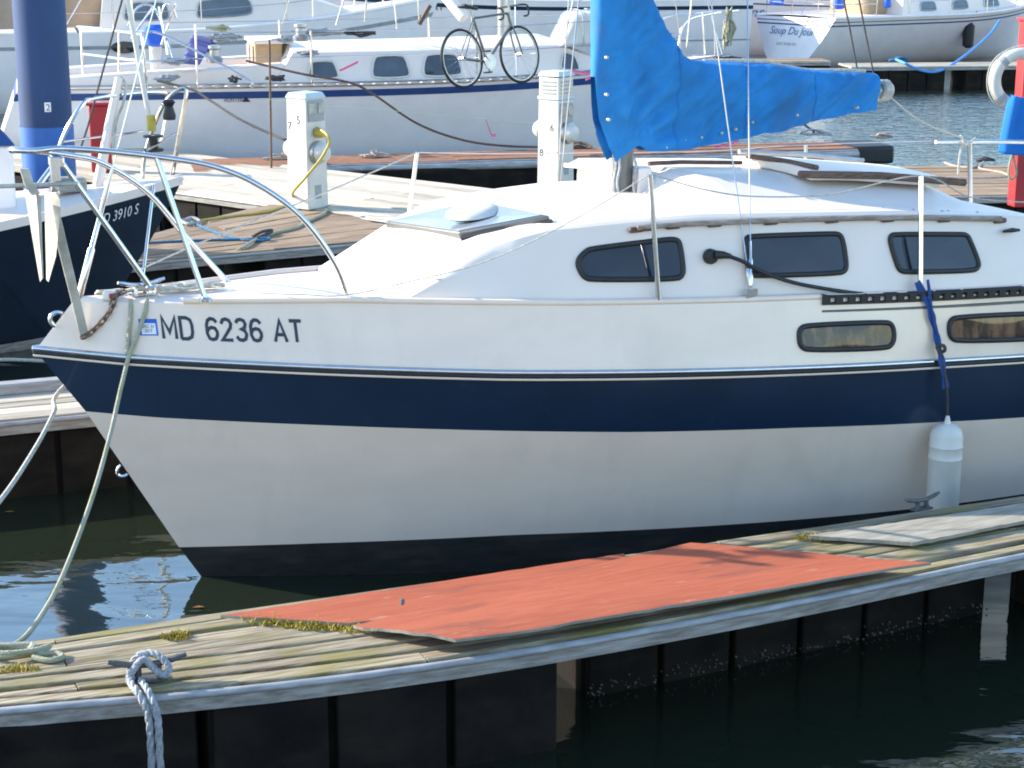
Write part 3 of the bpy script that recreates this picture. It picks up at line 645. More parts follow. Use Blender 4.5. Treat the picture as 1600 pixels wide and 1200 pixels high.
# stemhead eye, bow eye
def eye(c, d, r, tr_, name, nrm=(0, 1, 0)):
    d = Vector(d).normalized(); up = Vector(nrm).cross(d).normalized(); pts = []
    for i in range(13):
        th = math.pi * i / 12; pts.append(Vector(c) + up * math.cos(th) * r + d * math.sin(th) * r * 1.25)
    M().tube(pts, tr_, 8).obj(name, G['steel'], boat)
eye(BL(92, 500, -.02), (-.85, 0, .52), .032, .010, 'stem_eye')
eye(BL(194, 734, 0), (-.85, 0, -.52), .028, .007, 'bow_eye')
# pulpit
PR = .0135
tip = [(-.52, -.10, 2.075), (-.66, -.09, 2.08), (-.735, -.045, 2.08), (-.75, 0, 2.078), (-.735, .045, 2.07), (-.66, .09, 2.06), (-.52, .12, 2.05)]
nearp = [BL(545, 470, -.47), BL(523, 410, -.46), BL(470, 338, -.43), BL(400, 287, -.37), BL(330, 259, -.30), BL(245, 245, -.22), BL(165, 236, -.14), BL(95, 232, -.10)]
farp = [BL(110, 243, .13), BL(162, 256, .17), BL(232, 302, .22), BL(292, 372, .25), BL(362, 447, .27)]
pul = M().tube(cat(nearp + tip[1:-1] + farp, 6), PR, 10).obj('pulpit', G['steel'], boat)
for a, b in ((BL(92, 248, -.10), BL(236, 450, -.10)), (BL(245, 247, -.22), BL(321, 468, -.36)), (BL(92, 248, .10), BL(60, 290, .05))):
    M().rod(a, b, PR * .95, 10).obj('pulpit_leg', G['steel'], pul)
M().box(BL(88, 252, -.06), (.05, .12, .05)).obj('pulpit_clamp', G['steel'], pul, bevel=.008)
for q in (BL(545, 470, -.47), BL(321, 468, -.36), BL(236, 450, -.10), BL(362, 447, .27)): M().lathe([(.03, -.008), (.03, .006), (.02, .012)], 12, q).obj('foot_plate', G['steel'], pul)
# stanchions and lifelines
def stan(a, b, r=.012): return M().tube([a, Vector(a).lerp(b, .5), b], [r * 1.1, r, r], 10).obj('stanchion', G['steel'], boat)
s1a, s1b = hit_hull(1031, 470), BL(1016, 272, -.93); s2a, s2b = hit_hull(1440, 452) + Vector((0, 0, .01)), BL(1439, 275, -1.06)
s1a.y += .01; s2a.y += .01
stan(s1a, s1b); stan(s2a, s2b)
f1b = BL(652, 238, .86); f1a = BL(638, 345, .86); f1a = f1a + (f1a - f1b) * .3
f2b = BL(1259, 226, 1.0); f2a = f2b + Vector((0, 0, -.55)); stan(f1a, f1b); stan(f2a, f2b)
LW = .0028
def wire(pts, name='lifeline', r=LW, m_=None, n=5, k=8): return M().tube(cat(pts, k), r, n).obj(name, m_ or G['steel'], boat)
wire([BL(330, 447, -.1) , BL(400, 457, -.3), BL(470, 460, -.45), BL(540, 461, -.55), BL(640, 440, -.68), BL(760, 408, -.78), BL(890, 347, -.88), s1b], r=.0032, m_=G['rope'])
wire([s1b, BL(1100, 296, -.97), BL(1180, 307, -1.0), BL(1300, 303, -1.03), s2b, BL(1520, 309, -1.07), BL(1640, 318, -1.07)], r=.0036, m_=G['rope'])
wire([BL(220, 420, .16), BL(330, 372, .35), BL(510, 300, .65), f1b], r=.0045, m_=G['rope'])
wire([f1b, BL(800, 240, .9), BL(940, 238, .93), BL(1100, 236, .96), f2b, BL(1455, 220, .95)], r=.003)
# stern pulpit
sp0 = BL(1462, 222, .95); sr = [sp0, BL(1515, 222, .96), BL(1600, 222, .95), BL(1760, 226, .6), BL(1830, 240, 0)]
pp = M().tube(cat(sr, 6), .013, 10).obj('stern_pulpit', G['steel'], boat)
M().rod(BL(1515, 222, .96), BL(1517, 330, .96), .014, 10).obj('pulpit_leg', G['steel'], pp)
M().tube(cat([BL(1506, 218, .94), BL(1500, 240, .92), BL(1497, 272, .92)], 5), .007, 7).obj('rope_tail', G['rope'], pp)
M().tube(cat([BL(1500, 212, .94), BL(1512, 224, .93), BL(1524, 216, .96), BL(1508, 228, .98), BL(1503, 214, .96)], 6), .007, 7).obj('rope_lashing', G['rope'], pp)
# mast, collar, boom, stays
mx = 2.262; mz = cab_top(mx, 0)
ms = M().tube([(mx, 0, mz - .02), (mx, 0, 3), (mx, 0, 8.2)], .057, 20, sx=.75).obj('mast', G['mast'], boat)
M().hexa([(mx + .035, -.10, mz - .01), (mx + .17, -.09, mz - .01), (mx + .17, .09, mz - .01), (mx + .035, .10, mz - .01)], [(mx + .045, -.085, mz + .125), (mx + .125, -.075, mz + .125), (mx + .125, .075, mz + .125), (mx + .045, .085, mz + .125)]).obj('mast_step', G['gelcab'], ms, bevel=.01)
for k, (dx, dy) in enumerate(((-.05, -.05), (.03, -.075), (-.06, -.03))):
    M().tube(cat([(mx + dx, dy, mz + .0), (mx + dx - .012, dy - .01, mz + .06), (mx + dx + .006, dy, mz + .13), (mx + dx * .9, dy * .9, mz + .175)], 5), .008, 6).obj('halyard', G['ropeg'], ms)
bm_ = M().tube([(2.34, 0, 2.06), (3.86, 0, 2.17)], .034, 14).obj('boom', G['alu'], boat)
M().lathe([(.045, 0), (.058, .01), (.058, .05), (.04, .07)], 16, (3.82, 0, 2.167), Matrix.Rotation(R(90), 3, 'Y')).obj('boom_end', G['galv'], bm_)
fs0 = BL(122, 470, 0); fs1 = BL(242, 8, 0); fsd = (fs1 - fs0).normalized()
wire([fs0, fs0 + fsd * 3, fs0 + fsd * 7], 'forestay', .0035, k=2)
M().tube([fs0, fs0 + fsd * .02, fs0 + fsd * .24, fs0 + fsd * .25, fs0 + fsd * .45, fs0 + fsd * .47, fs0 + fsd * .62], [.012, .017, .017, .011, .011, .013, .006], 10).obj('turnbuckle', G['steel'], boat)
mh = Vector((mx, 0, 7.6)); msp = Vector((mx, 0, 5.6))
for far in (False, True):
    s_ = 1 if far else -1
    c = lv(5, 2.36, far); c.y *= .955; c.z += .02
    if not far: c = hit_side(1168, 458) + Vector((0, -.03, 0))
    M().box(c, (.06, .02, .05)).obj('chainplate', G['steel'], boat)
    ends = (mh, Vector((mx - .1, 0, 5.2))) if not far else (mh, Vector((mx + .1, 0, 5.2)))
    if not far:
        d1 = (BL(1168, 0, -.62) - c); d2 = (BL(1111, 0, -.55) - c)
    else:
        d1 = Vector((mx, .0, 7.6)) - c; d2 = Vector((mx - .05, 0, 4.6)) - c
    for d_, tl in ((d1, .16), (d2, .14)):
        d_ = d_.normalized(); wire([c, c + d_ * 2, c + d_ * 5], 'shroud', .0036, k=2)
        M().tube([c + d_ * .03, c + d_ * .04, c + d_ * tl, c + d_ * (tl + .01), c + d_ * (tl + .09)], [.004, .010, .010, .006, .005], 8).obj('turnbuckle', G['steel'], boat)
be = Vector((3.78, 0, 2.25))
wire([be, be + Vector((-.30, 0, 1.0)), be + Vector((-.9, 0, 3.0))], 'topping_lift', .005, G['roped'], k=2); wire([be + Vector((-.1, 0, 0)), be + Vector((-.30, .02, .7)), be + Vector((-1.1, .05, 3.0))], 'topping_lift', .005, G['roped'], k=2)
wire([(3.88, 0, 2.14), BL(1440, 190, .3), BL(1505, 216, .94)], 'sheet', .005, G['rope'], k=4)
# sail cover
TOP = [(2.085, 2.98), (2.20, 2.98), (2.33, 2.86), (2.42, 2.62), (2.50, 2.50), (2.57, 2.40), (2.64, 2.365), (2.85, 2.35), (3.1, 2.335), (3.35, 2.295), (3.78, 2.262)]
BOT = [(2.085, 2.30), (2.10, 2.10), (2.15, 1.96), (2.195, 1.872), (2.25, 1.905), (2.32, 1.955), (2.38, 1.918), (2.45, 1.915), (2.66, 1.93), (3.0, 1.965), (3.12, 1.98), (3.4, 2.03), (3.70, 2.063), (3.78, 2.07)]
rows = []; NU, NV = 170, 64
for i in range(NU + 1):
    x = 2.085 + (3.775 - 2.085) * i / NU; zt_, zb_ = interp(x, TOP), interp(x, BOT); h = zt_ - zb_; row = []
    wmax = interp(x, [(2.085, .038), (2.10, .055), (2.14, .070), (2.22, .085), (2.4, .10), (2.6, .125), (2.8, .115), (3.0, .10), (3.5, .085), (3.78, .066)])
    for j in range(NV + 1):
        v = j / NV; s_ = -1 if v < .5 else 1; t = 1 - abs(2 * v - 1)      # t: 0 at the hem, 1 at the ridge
        prof = interp(t, [(0, .62), (.12, .60), (.3, .72), (.55, .96), (.75, 1.0), (.9, .72), (1, 0.0)])
        z = zb_ + h * (t if t < .75 else .75 + .25 * math.sin((t - .75) / .25 * math.pi / 2))
        # folds fanning out from the tack, and cross wrinkles along the boom
        dx, dz = x - 2.28, z - 1.95; ang = math.atan2(dz, dx + .001); rad = math.hypot(dx, dz)
        fold = .020 * math.sin(ang * 11 + 1.8 * math.sin(rad * 4)) * math.exp(-rad * 1.1) * min(1, rad * 6)
        k1 = noise.noise(Vector((x * 4.4 - z * 6.0, z * .9 + x * .8, s_ * 3.0))); k2 = noise.noise(Vector((x * 11 - z * 13, z * 1.4 + x * 1.1, s_ * 9.0 + 4))); k3 = noise.noise(Vector((x * 26 - z * 24, z * 3 + x * 2, s_ * 5 + 8)))
        fold += .034 * (abs(k1) * 1.7 - .35) + .022 * (abs(k2) * 1.6 - .3) + .009 * k3
        fold *= min(1, (x - 2.085) * 7) * (1 - max(0, t - .85) * 5)
        zz = z + .010 * noise.noise(Vector((x * 9, 2, s_))) * (1 - t)
        row.append((x, s_ * (max(wmax * prof + fold, .047 * min(1, (1 - t) * 8)) if x > 2.15 else wmax * prof + fold), zz))
    rows.append(row)
rows_c = rows
cv = M().grid(rows).add(rows[0], [tuple(range(len(rows[0])))]).obj('sail_cover', G['canvas'], boat, ang=70)
M().tube([(x, 0, interp(x, TOP) + .006 * math.sin(x * 9)) for x in [2.72 + 1.0 * i / 30 for i in range(31)]], .012, 6).obj('bolt_rope', G['rope'], cv)
for ii in (44, 86, 128):
    for sd in (range(1, NV // 2 - 1), range(NV // 2 + 2, NV)):
        pts = [Vector(rows_c[ii][j]) * 1 for j in sd]; pts = [Vector((p.x, p.y + (.0015 if p.y > 0 else -.0015), p.z)) for p in pts]; M().tube(pts, .0035, 5).obj('seam', G['canvas'], cv)
def hit_cover(px, py): p = BL(px, py, -.1); return p
for px, py in [(949, 90), (949, 148), (952, 187), (1042, 230), (1071, 220), (1096, 215), (1128, 208), (1150, 202), (1176, 191), (1246, 180), (1340, 168)]:
    p = BL(px, py, -.085); M().lathe([(.0075, -.02), (.0075, .004), (.003, .006)], 8, p, Matrix.Rotation(R(90), 3, 'X')).obj('grommet', G['galv'], cv)
# shore power inlet, padeye, cleat, bow light, bow cleat
pi = hit_side(1108, 400)
inl = M().lathe([(.036, 0), (.036, .02), (.03, .034), (.0, .036)], 18, pi + Vector((0, -.002, 0)), Matrix.Rotation(R(90), 3, 'X')).obj('power_inlet', G['rubber'], boat)
M().tube([pi + Vector((.01, -.03, .01)), pi + Vector((.05, -.045, .008)), pi + Vector((.085, -.05, .0))], [.022, .018, .012], 10).obj('plug', G['rubber'], inl)
def cleat(p, L, rz, m_, parent=None, name='cleat', label=None, group=None):
    mb = M(); c, s = math.cos(rz), math.sin(rz); T = lambda a, b, e: Vector(p) * (1 if parent else 1) + Vector((a * c - b * s, a * s + b * c, e))
    if not parent: mb.o = Vector(p)
    mb.tube(cat([T(-L / 2, 0, L * .30), T(-L * .25, 0, L * .235), T(0, 0, L * .21), T(L * .25, 0, L * .235), T(L / 2, 0, L * .30)], 5), [L * .032] * 2 + [L * .045] * 17 + [L * .032] * 2, 8)
    for a in (-.13, .13): mb.tube([T(a * L * 1.25, 0, 0), T(a * L, 0, L * .10), T(a * L, 0, L * .21)], [L * .07, L * .05, L * .05], 8)
    mb.box(T(0, 0, .004), (L * .48, L * .2, .008), rz)
    if parent: return mb.obj(name, m_, parent)
    return lone(mb, name, m_, label, 'cleat', group)
c_ = hit_side(1574, 358); M().tube([c_ + Vector((-.05, -.03, -.004)), c_ + Vector((0, -.035, 0)), c_ + Vector((.05, -.03, -.004))], [.007, .012, .007], 8).obj('cleat', G['rubber'], boat)
cleat(hit_deck(222, 462) + Vector((0, 0, .004)), .22, .12, G['steel'], boat)
lp = hit_deck(172, 466); bl = M().lathe([(.035, 0), (.034, .02), (.026, .034), (.0, .04)], 16, lp).obj('bow_light', G['plastic'], boat)
M().box(lp + Vector((.004, -.032, .016)), (.03, .012, .022)).obj('red_lens', G['red'], bl, bevel=.004)
# rope heap on the foredeck
rr = random.Random(4); pts = []
for i in range(60):
    a = i * .9; pts.append(Vector((.0 + .16 * math.cos(a) * rr.uniform(.5, 1) + .1 * math.sin(i * .13), .02 + .05 * math.sin(a) * rr.uniform(.4, 1), 0)))
pts = [Vector((p.x - .06, p.y - .06, deck_z(p.x - .06, p.y - .06) + .012 + .022 * rr.random())) for p in pts]
mb = M((0, 0, 0)); mb.tube(cat(pts, 4), .0075, 6)
o = lone(mb, 'rope_heap', G['rope'], 'heap of pale rope on the foredeck behind the bow cleat', 'rope'); o.location = BO; o.rotation_euler = (0, 0, BA)
pts = [Vector((-.36 + .07 * math.cos(i * 1.3) * rr.uniform(.5, 1), .02 + .03 * math.sin(i * 1.3), 0)) for i in range(22)]
pts = [Vector((p.x, p.y, deck_z(p.x, p.y) + .008 + .012 * rr.random())) for p in pts]
o = lone(M().tube(cat(pts, 4), .006, 6), 'rope_heap', G['galv'], 'small grey rope tangle beside the stem turnbuckle', 'rope'); o.location = BO; o.rotation_euler = (0, 0, BA)

# ------------------------------------------------------------------ things hung on or tied to the sailboat
anc = thing('anchor', 'galvanised fluke anchor hanging from the sailboat pulpit', 'anchor', BO, BA)
ya = -.17
def plate(px, y0, y1, th, name, m_, par):
    xm = sum(a for a, b in px) / len(px); pts = [BL(a, b, y0 - (1.5 if name == 'fluke' else 0) * (a - xm) / 330) for i, (a, b) in enumerate(px)]
    return M().prism(pts, (0, th, 0)).obj(name, m_, par, bevel=.002, smooth=False)
plate([(38, 296), (57, 302), (66, 436), (63, 441)], ya - .06, ya - .06, .012, 'fluke', G['galv'], anc)
plate([(57, 302), (64, 306), (68, 434), (66, 437)], ya - .058, ya - .058, .006, 'fluke_rib', G['galv'], anc)
plate([(70, 304), (93, 299), (95, 330), (88, 400), (76, 441), (73, 438)], ya - .05, ya - .05, .012, 'fluke', G['galv'], anc)
plate([(31, 264), (46, 264), (52, 284), (63, 303), (50, 305), (40, 292)], ya - .075, ya - .075, .02, 'crown', G['galv'], anc)
plate([(78, 246), (92, 246), (96, 282), (92, 300), (82, 292)], ya - .02, ya - .02, .03, 'bracket', G['steel'], anc)
M().tube([BL(-4, 291, ya - .04), BL(121, 287, ya - .04)], .0095, 10).obj('stock', G['galv'], anc)
sh0, sh1 = BL(86, 335, ya), hit_hull(130, 522) + Vector((0, -.03, 0)); d_ = (sh1 - sh0).normalized(); s_ = d_.cross(Vector((0, 1, 0))).normalized()
w0_, w1_ = .022, .019
M().prism([sh0 + s_ * w0_, sh1 + s_ * w1_, sh1 + d_ * .025, sh1 - s_ * w1_, sh0 - s_ * w0_], (0, .014, 0)).obj('shank', G['galv'], anc, bevel=.003, smooth=False)
# chain links
ch = thing('anchor_chain', 'short rusty chain from the anchor shank up to the bow cleat', 'chain', BO, BA)
cpath = cat([sh1 + Vector((0, -.012, .0)), hit_hull(142, 517) + Vector((0, -.02, 0)), hit_hull(160, 499) + Vector((0, -.016, 0)), hit_hull(172, 482) + Vector((0, -.016, 0)), hit_deck(180, 470) + Vector((0, -.01, .02)), hit_deck(200, 463) + Vector((0, 0, .03))], 20)
lk = M(); pts = [Vector((math.cos(t) * .010 + (.013 if math.cos(t) > 0 else -.013), math.sin(t) * .011, 0)) for t in [2 * math.pi * i / 14 + .01 for i in range(14)]]
lm = lk.tube(pts, .0048, 6, closed=True).mesh('link', G['rust'])
dist = 0; nxt = 0; k = 0
for a, b in zip(cpath, cpath[1:]):
    seg = (b - a).length
    while nxt <= dist + seg:
        p = a.lerp(b, (nxt - dist) / seg); q = (b - a).normalized().to_track_quat('X', 'Z')
        o = bpy.data.objects.new('link', lm); COL.objects.link(o); o.parent = ch; o.location = p
        o.rotation_mode = 'QUATERNION'; o.rotation_quaternion = q @ Matrix.Rotation(R(90) * (k % 2) + .4, 3, 'X').to_quaternion(); nxt += .034; k += 1
    dist += seg
# mooring lines
def rope(pts, r, m_, label, name='mooring_line', k=8, n=8, catg='rope', group=None):
    o = sum((Vector(p) for p in pts), Vector()) / len(pts)
    return lone(M(o).tube(cat(pts, k), r, n), name, m_, label, catg, group)
W = toW
ml = [W(hit_deck(204, 470) + Vector((0, -.01, .01))), W(hit_hull(203, 490) + Vector((0, -.012, 0))), W(hit_hull(199, 530) + Vector((0, -.014, 0))), W(hit_hull(197, 553) + Vector((0, -.022, 0)))]
rope(ml, .0095, G['ropeold'], 'short leg of mossy bow line through the cleat beside the decal', 'mooring_line')
rope([W(hit_deck(229, 470) + Vector((0, -.01, .01))), W(hit_hull(225, 490) + Vector((0, -.012, 0))), W(hit_hull(212, 525) + Vector((0, -.014, 0))), W(hit_hull(199, 556) + Vector((0, -.026, 0))), D(188, 610, 7.70), D(172, 680, 7.52), D(148, 765, 7.28), D(118, 850, 7.0), D(86, 925, 6.72), D(52, 980, 6.48), D(28, 1004, 6.36), P(0, 1016, .46)], .0105, G['ropeold'], 'long mossy bow line drooping from the bow cleat to the pier', 'mooring_line')
rope([W(lv(5, .1, True)), D(104, 600, 8.3), D(84, 645, 8.0), D(55, 700, 7.6), D(0, 782, 7.0), D(-90, 880, 6.6), P(-160, 950, .46)], .0105, G['rope'], 'pale second bow line rising from behind the stem of the navy banded sailboat', 'mooring_line')
coil = []
rc = random.Random(8)
for i in range(17):
    a = i * .8; coil.append(P(14, 1021, .462) + Vector((rc.uniform(.08, .16) * math.cos(a), rc.uniform(.03, .06) * math.sin(a), .006 + .0012 * i)))
rope(coil + [P(60, 1022, .47), P(85, 1020, .47), P(98, 1026, .465), P(78, 1032, .465), P(50, 1027, .47)], .0105, G['ropeold'], 'loosely coiled end of the bow line on the pier', 'rope_coil')
# cleats on the pier
cl = P(232, 1062, .455); cleat(cl, .27, R(16), G['cast'], None, 'dock_cleat', 'iron dock cleat wrapped with braided grey rope')
cl2 = P(1440, 796, .455); cleat(cl2, .21, R(32), G['cast'], None, 'dock_cleat', 'small bare iron dock cleat beside the fender')
def braid(pts, r, label, name):
    path = cat(pts, 10); o = Vector(pts[0]); mb = M(o)
    for ph in (0, 2.094, 4.189):
        q = []
        for i, p in enumerate(path):
            t = (path[min(i + 1, len(path) - 1)] - path[max(i - 1, 0)]).normalized(); a = t.orthogonal().normalized() if i == 0 else (a - t * a.dot(t)).normalized()
            b = t.cross(a); th = ph + i * .62; q.append(p + (a * math.cos(th) + b * math.sin(th)) * r * .5)
        mb.tube(q, r * .62, 6)
    return lone(mb, name, G['ropeg'], label, 'rope')
cv_ = lambda dx, dy, dz: cl + Vector((dx, dy, dz))
yn = -.03
hang = lambda dx: [cv_(-.02 + dx, -.02, .03), cv_(-.01 + dx, -.07, .015), cv_(.0 + dx, -.115, .004)]
e0 = P(238, 1092, .45); 
loop = [cv_(-.05, -.035, .012), cv_(-.06, .0, .05), cv_(-.02, .02, .09), cv_(.04, .01, .085), cv_(.075, -.01, .05), cv_(.06, -.02, .025), cv_(.02, -.01, .05), cv_(-.01, -.02, .085), cv_(-.045, -.03, .05), cv_(-.055, -.05, .02), e0 + Vector((-.045, .0, .016)), e0 + Vector((-.01, -.03, -.05)), e0 + Vector((-.006, -.035, -.2)), e0 + Vector((-.004, -.035, -.5))]
braid(loop, .0125, 'braided grey rope knotted round the pier cleat and hanging over the edge', 'mooring_line')
braid([cv_(-.02, -.035, .014), e0 + Vector((-.01, .004, .016)), e0 + Vector((.02, -.03, -.05)), e0 + Vector((.022, -.034, -.2)), e0 + Vector((.024, -.035, -.5))], .0125, 'second strand of grey rope hanging beside the knotted one at the cleat', 'mooring_line')
# fender with webbing
fx = 3.40; fy = -1.205 - .095; fz0, fz1 = .12, .665
fp = hit_hull(1462, 662); fx = fp.x; 
fn = thing('fender', 'scuffed white cylindrical fender hanging between hull and pier', 'fender', W((fx, -hull_b(fx, .6) - .10, 0)), BA)
M().lathe([(.03, .02), (.065, .04), (.078, .07), (.080, .50), (.083, .505), (.080, .512), (.080, .56), (.083, .565), (.079, .572), (.079, .615), (.070, .645), (.045, .668), (.018, .676)], 28).obj('body', G['fender'], fn)
M().tube([(0, 0, .67), (0, 0, .70), (0, 0, .715)], [.018, .012, .008], 10).obj('eye', G['fender'], fn)
fw = W((fx, -hull_b(fx, .6) - .10, 0))
def strip(pts, w_, label, name, m_):
    path = cat(pts, 6); mb = M(path[0]); rows = []
    for i, p in enumerate(path):
        t = (path[min(i + 1, len(path) - 1)] - path[max(i - 1, 0)]).normalized(); s_ = t.cross(Vector((sa, -ca, 0))).normalized() * w_ * (1 + .25 * math.sin(i * .9)); rows.append([p - s_, p + Vector((sa, -ca, 0)) * .004, p + s_])
    return lone(mb.grid(rows), name, m_, label, 'strap', smooth=True)
stt = W(s2a + Vector((0, -.02, .03)))
strip([stt + Vector((-.03, 0, 0)), W(hit_hull(1448, 480) + Vector((0, -.02, 0))), W(hit_hull(1456, 510) + Vector((0, -.02, 0))), W(hit_hull(1461, 540) + Vector((0, -.03, 0))), W(hit_hull(1465, 570) + Vector((0, -.04, 0))), W(hit_hull(1464, 602) + Vector((0, -.07, 0)))], .017, 'wide blue webbing strap tied from the stanchion down to the fender line', 'strap', G['strap'])
strip([stt + Vector((.02, 0, .01)), W(hit_hull(1452, 490) + Vector((0, -.028, 0))), W(hit_hull(1460, 525) + Vector((0, -.03, 0))), W(hit_hull(1460, 543) + Vector((0, -.045, 0)))], .008, 'narrow second fold of blue webbing at the stanchion foot', 'strap', G['strap'])
kn = W(hit_hull(1461, 541) + Vector((0, -.04, 0)))
lone(M(kn).tube(cat([kn + Vector((-.015, -.01, -.02)), kn + Vector((.018, -.015, -.01)), kn + Vector((.01, -.02, .015)), kn + Vector((-.018, -.01, .01)), kn + Vector((.0, -.025, -.03))], 6), .009, 7), 'knot', G['roped'], 'dark knot in the blue webbing above the fender', 'knot')
rope([W(hit_hull(1463, 545) + Vector((0, -.03, 0))), W(hit_hull(1464, 600) + Vector((0, -.075, 0))), fw + Vector((0, 0, .715))], .006, G['roped'], 'thin dark line holding up the white fender', 'fender_line')
# black shore cord
pl = pi + Vector((.08, -.05, 0))
rope([W(pl), W(hit_side(1152, 406) + Vector((0, -.05, 0))), W(hit_side(1185, 423) + Vector((0, -.04, 0))), W(hit_side(1235, 440) + Vector((0, -.03, 0))), W(hit_side(1300, 452) + Vector((0, -.03, 0))), W(hit_side(1360, 459) + Vector((0, -.02, 0))), W(hit_side(1440, 459) + Vector((0, -.03, 0))), W(hit_side(1530, 455) + Vector((0, -.03, 0))), W(hit_side(1640, 449) + Vector((0, -.03, 0)))], .0095, G['rubber'], 'black shore power cord looping along the cabin side', 'shore_cable', catg='cable')
# floating leaves
for px, py, lab in ((310, 949, 'brown leaf floating beside the tip of the red plywood'), (15, 800, 'orange leaf floating below the narrow finger pier')):
    c = P(px, py, .004); lone(M(c).add([c + Vector((-.03, 0, 0)), c + Vector((0, -.008, .004)), c + Vector((.03, .002, .002)), c + Vector((0, .01, .005))], [(0, 1, 2, 3)]), 'floating_leaf', G['leaf'], lab, 'leaf', 'floating leaves')
lf = P(628, 940, .515); lone(M(lf).lathe([(.008, -.012), (.012, 0), (.009, .01), (.003, .013)], 7, lf), 'shell', G['barn'], 'tiny pale shell lying on the red plywood', 'shell')
lf = P(232, 1017, .455); 

# ------------------------------------------------------------------ neighbouring boats
class GBoat:
    def __init__(s, name, label, bow, ang, L, B, zb, zm, zs, hm, so=.8, tr=0.0, gmin=.5, tw=.75, stripes=(), catg='sailboat', toe=True, toem=None, deckm=None, bottom=None, full=2.0):
        s.L, s.B, s.z3, s.so, s.tr, s.gmin, s.tw, s.full = L, B, (zb, zm, zs), so, tr, gmin, tw, full
        s.t = thing(name, label, catg, (bow[0], bow[1], 0), ang); s.ang = ang; s.loc = bow
        def shell(t0, t1, nt, m_, nm, off=0, trans=True):
            mb = M(); NX = 30
            for sd in (-1, 1):
                rows = []
                for i in range(NX + 1):
                    u = (i / NX) ** 1.4; rows.append([s.pt(u, t0 + (t1 - t0) * j / nt, sd, off) for j in range(nt + 1)])
                mb.grid(rows)
            if trans: mb.grid([[s.pt(1, t0 + (t1 - t0) * j / nt, sd, off) for j in range(nt + 1)] for sd in (-1, -.5, 0, .5, 1)])
            return mb.obj(nm, m_, s.t, ang=50)
        s.shell = shell
        shell(0, 1, 8, hm, 'hull')
        if bottom: shell(.0, bottom[0], 2, bottom[1], 'boot_top', .006)
        for (t0, t1, m_) in stripes: shell(t0, t1, 1, m_, 'stripe', .006)
        rows = [[Vector((s.L * (i / 24) ** 1.2, s.b((i / 24) ** 1.2) * (-1 + j / 4), s.sheer((i / 24) ** 1.2) + .05 * (1 - (j / 4 - 1) ** 2) - .005)) for j in range(9)] for i in range(25)]
        M().grid(rows).obj('deck', deckm or G['gelcab'], s.t)
        if toe:
            for sd in (-1, 1):
                M().tube([Vector((s.L * u, sd * s.b(u) * .99, s.sheer(u) + .015)) for u in [(i / 20) ** 1.3 for i in range(21)]], .03, 6).obj('toe_rail', toem or G['gelblue'], s.t)
    def b(s, u): return s.B * ((1 - (1 - u / .5) ** s.full) if u < .5 else (1 - (1 - s.tw) * ((u - .5) / .5) ** 2))
    def sheer(s, u): a, m, c = s.z3; return (a + (m - a) * (1 - (1 - u / .6) ** 2)) if u < .6 else (m + (c - m) * ((u - .6) / .4) ** 2)
    def g(s, t): return s.gmin + (1 - s.gmin) * max(t, 0) ** .55
    def pt(s, u, t, sd, off=0):
        zlo = -.12; z = zlo + (s.sheer(u) - zlo) * t; x0 = s.so * (1 - t) ** 1.1; x1 = s.L + s.tr * (1 - t)
        return Vector((x0 + (x1 - x0) * u + (off if u == 1 else 0), sd * (s.b(u) * s.g(t) + off), z))
    def side(s, x, z, sd=1, off=.01):
        u = min(max(x / s.L, 0), 1); t = (z + .12) / (s.sheer(u) + .12); x0 = s.so * (1 - t) ** 1.1; u = min(max((x - x0) / (s.L + s.tr * (1 - t) - x0), 0), 1)
        return Vector((x, sd * (s.b(u) * s.g(t) + off), z))
    def loc_(s, p):
        d = Vector((p[0] - s.loc[0], p[1] - s.loc[1])); c, q = math.cos(s.ang), math.sin(s.ang); return Vector((d.x * c + d.y * q, -d.x * q + d.y * c, p[2]))
    def px(s, a, b, y): return s.loc_(D(a, b, y))
    def cabin(s, x0, x1, h, w, front=.8, lean=.12, back=.1, wins=(), m_=None, crown=.06, base=None, name='cabin', wf=None):
        """trunk cabin; windows given as (x0,x1,low,high) along its sides"""
        m_ = m_ or G['gelcab']; zd = lambda x: (s.sheer(x / s.L) if base is None else base)
        hh = lambda x: h * min(1, max(0, (x - x0) / front)) * (1 if x < x1 - back else max(0.0, (x1 - x) / back)) if front else h
        ww = lambda x: min(w, s.b(min(1, x / s.L)) - .12)
        xs = sorted(set([x0, x0 + front * .5, x0 + front, x1 - back, x1] + [x0 + front + (x1 - back - x0 - front) * i / 6 for i in range(7)]))
        rows = []
        for x in xs:
            H = max(hh(x), .004); wi = ww(x); r = [(x, -wi, zd(x) - .02), (x, -wi + lean * H / h * .9, zd(x) + H * .92)]
            r += [(x, (wi - lean * H / h) * (-.9 + 1.8 * j / 6), zd(x) + H + crown * (1 - (-.9 + 1.8 * j / 6) ** 2) * H / h) for j in range(7)]
            r += [(x, wi - lean * H / h * .9, zd(x) + H * .92), (x, wi, zd(x) - .02)]; rows.append(r)
        mb = M().grid(rows); mb.add(rows[-1], [tuple(range(len(rows[-1])))]); c = mb.obj(name, m_, s.t, ang=25)
        for (a, b, lo, hi) in wins:
            for sd in (-1, 1):
                q = []
                for x, f in ((a + .02, lo), (b, lo), (b - .06, hi), (a + .08, hi)): q.append(Vector((x, sd * (ww(x) - lean * f * .9 + .014), zd(x) - .02 + (hh(x) * .92 + .02) * f)))
                cc = sum(q, Vector()) / 4; pts = chaikin([q[i].lerp(q[(i + k) % 4], .14) for i in range(4) for k in (3, 1)], 1)
                fr = M().tube(pts, .014, 5, closed=True).obj('window_frame', wf or G['alu'], s.t); n = len(pts)
                M().add(pts + [cc], [(i, (i + 1) % n, n) for i in range(n)]).obj('pane', G['glassg'], fr)
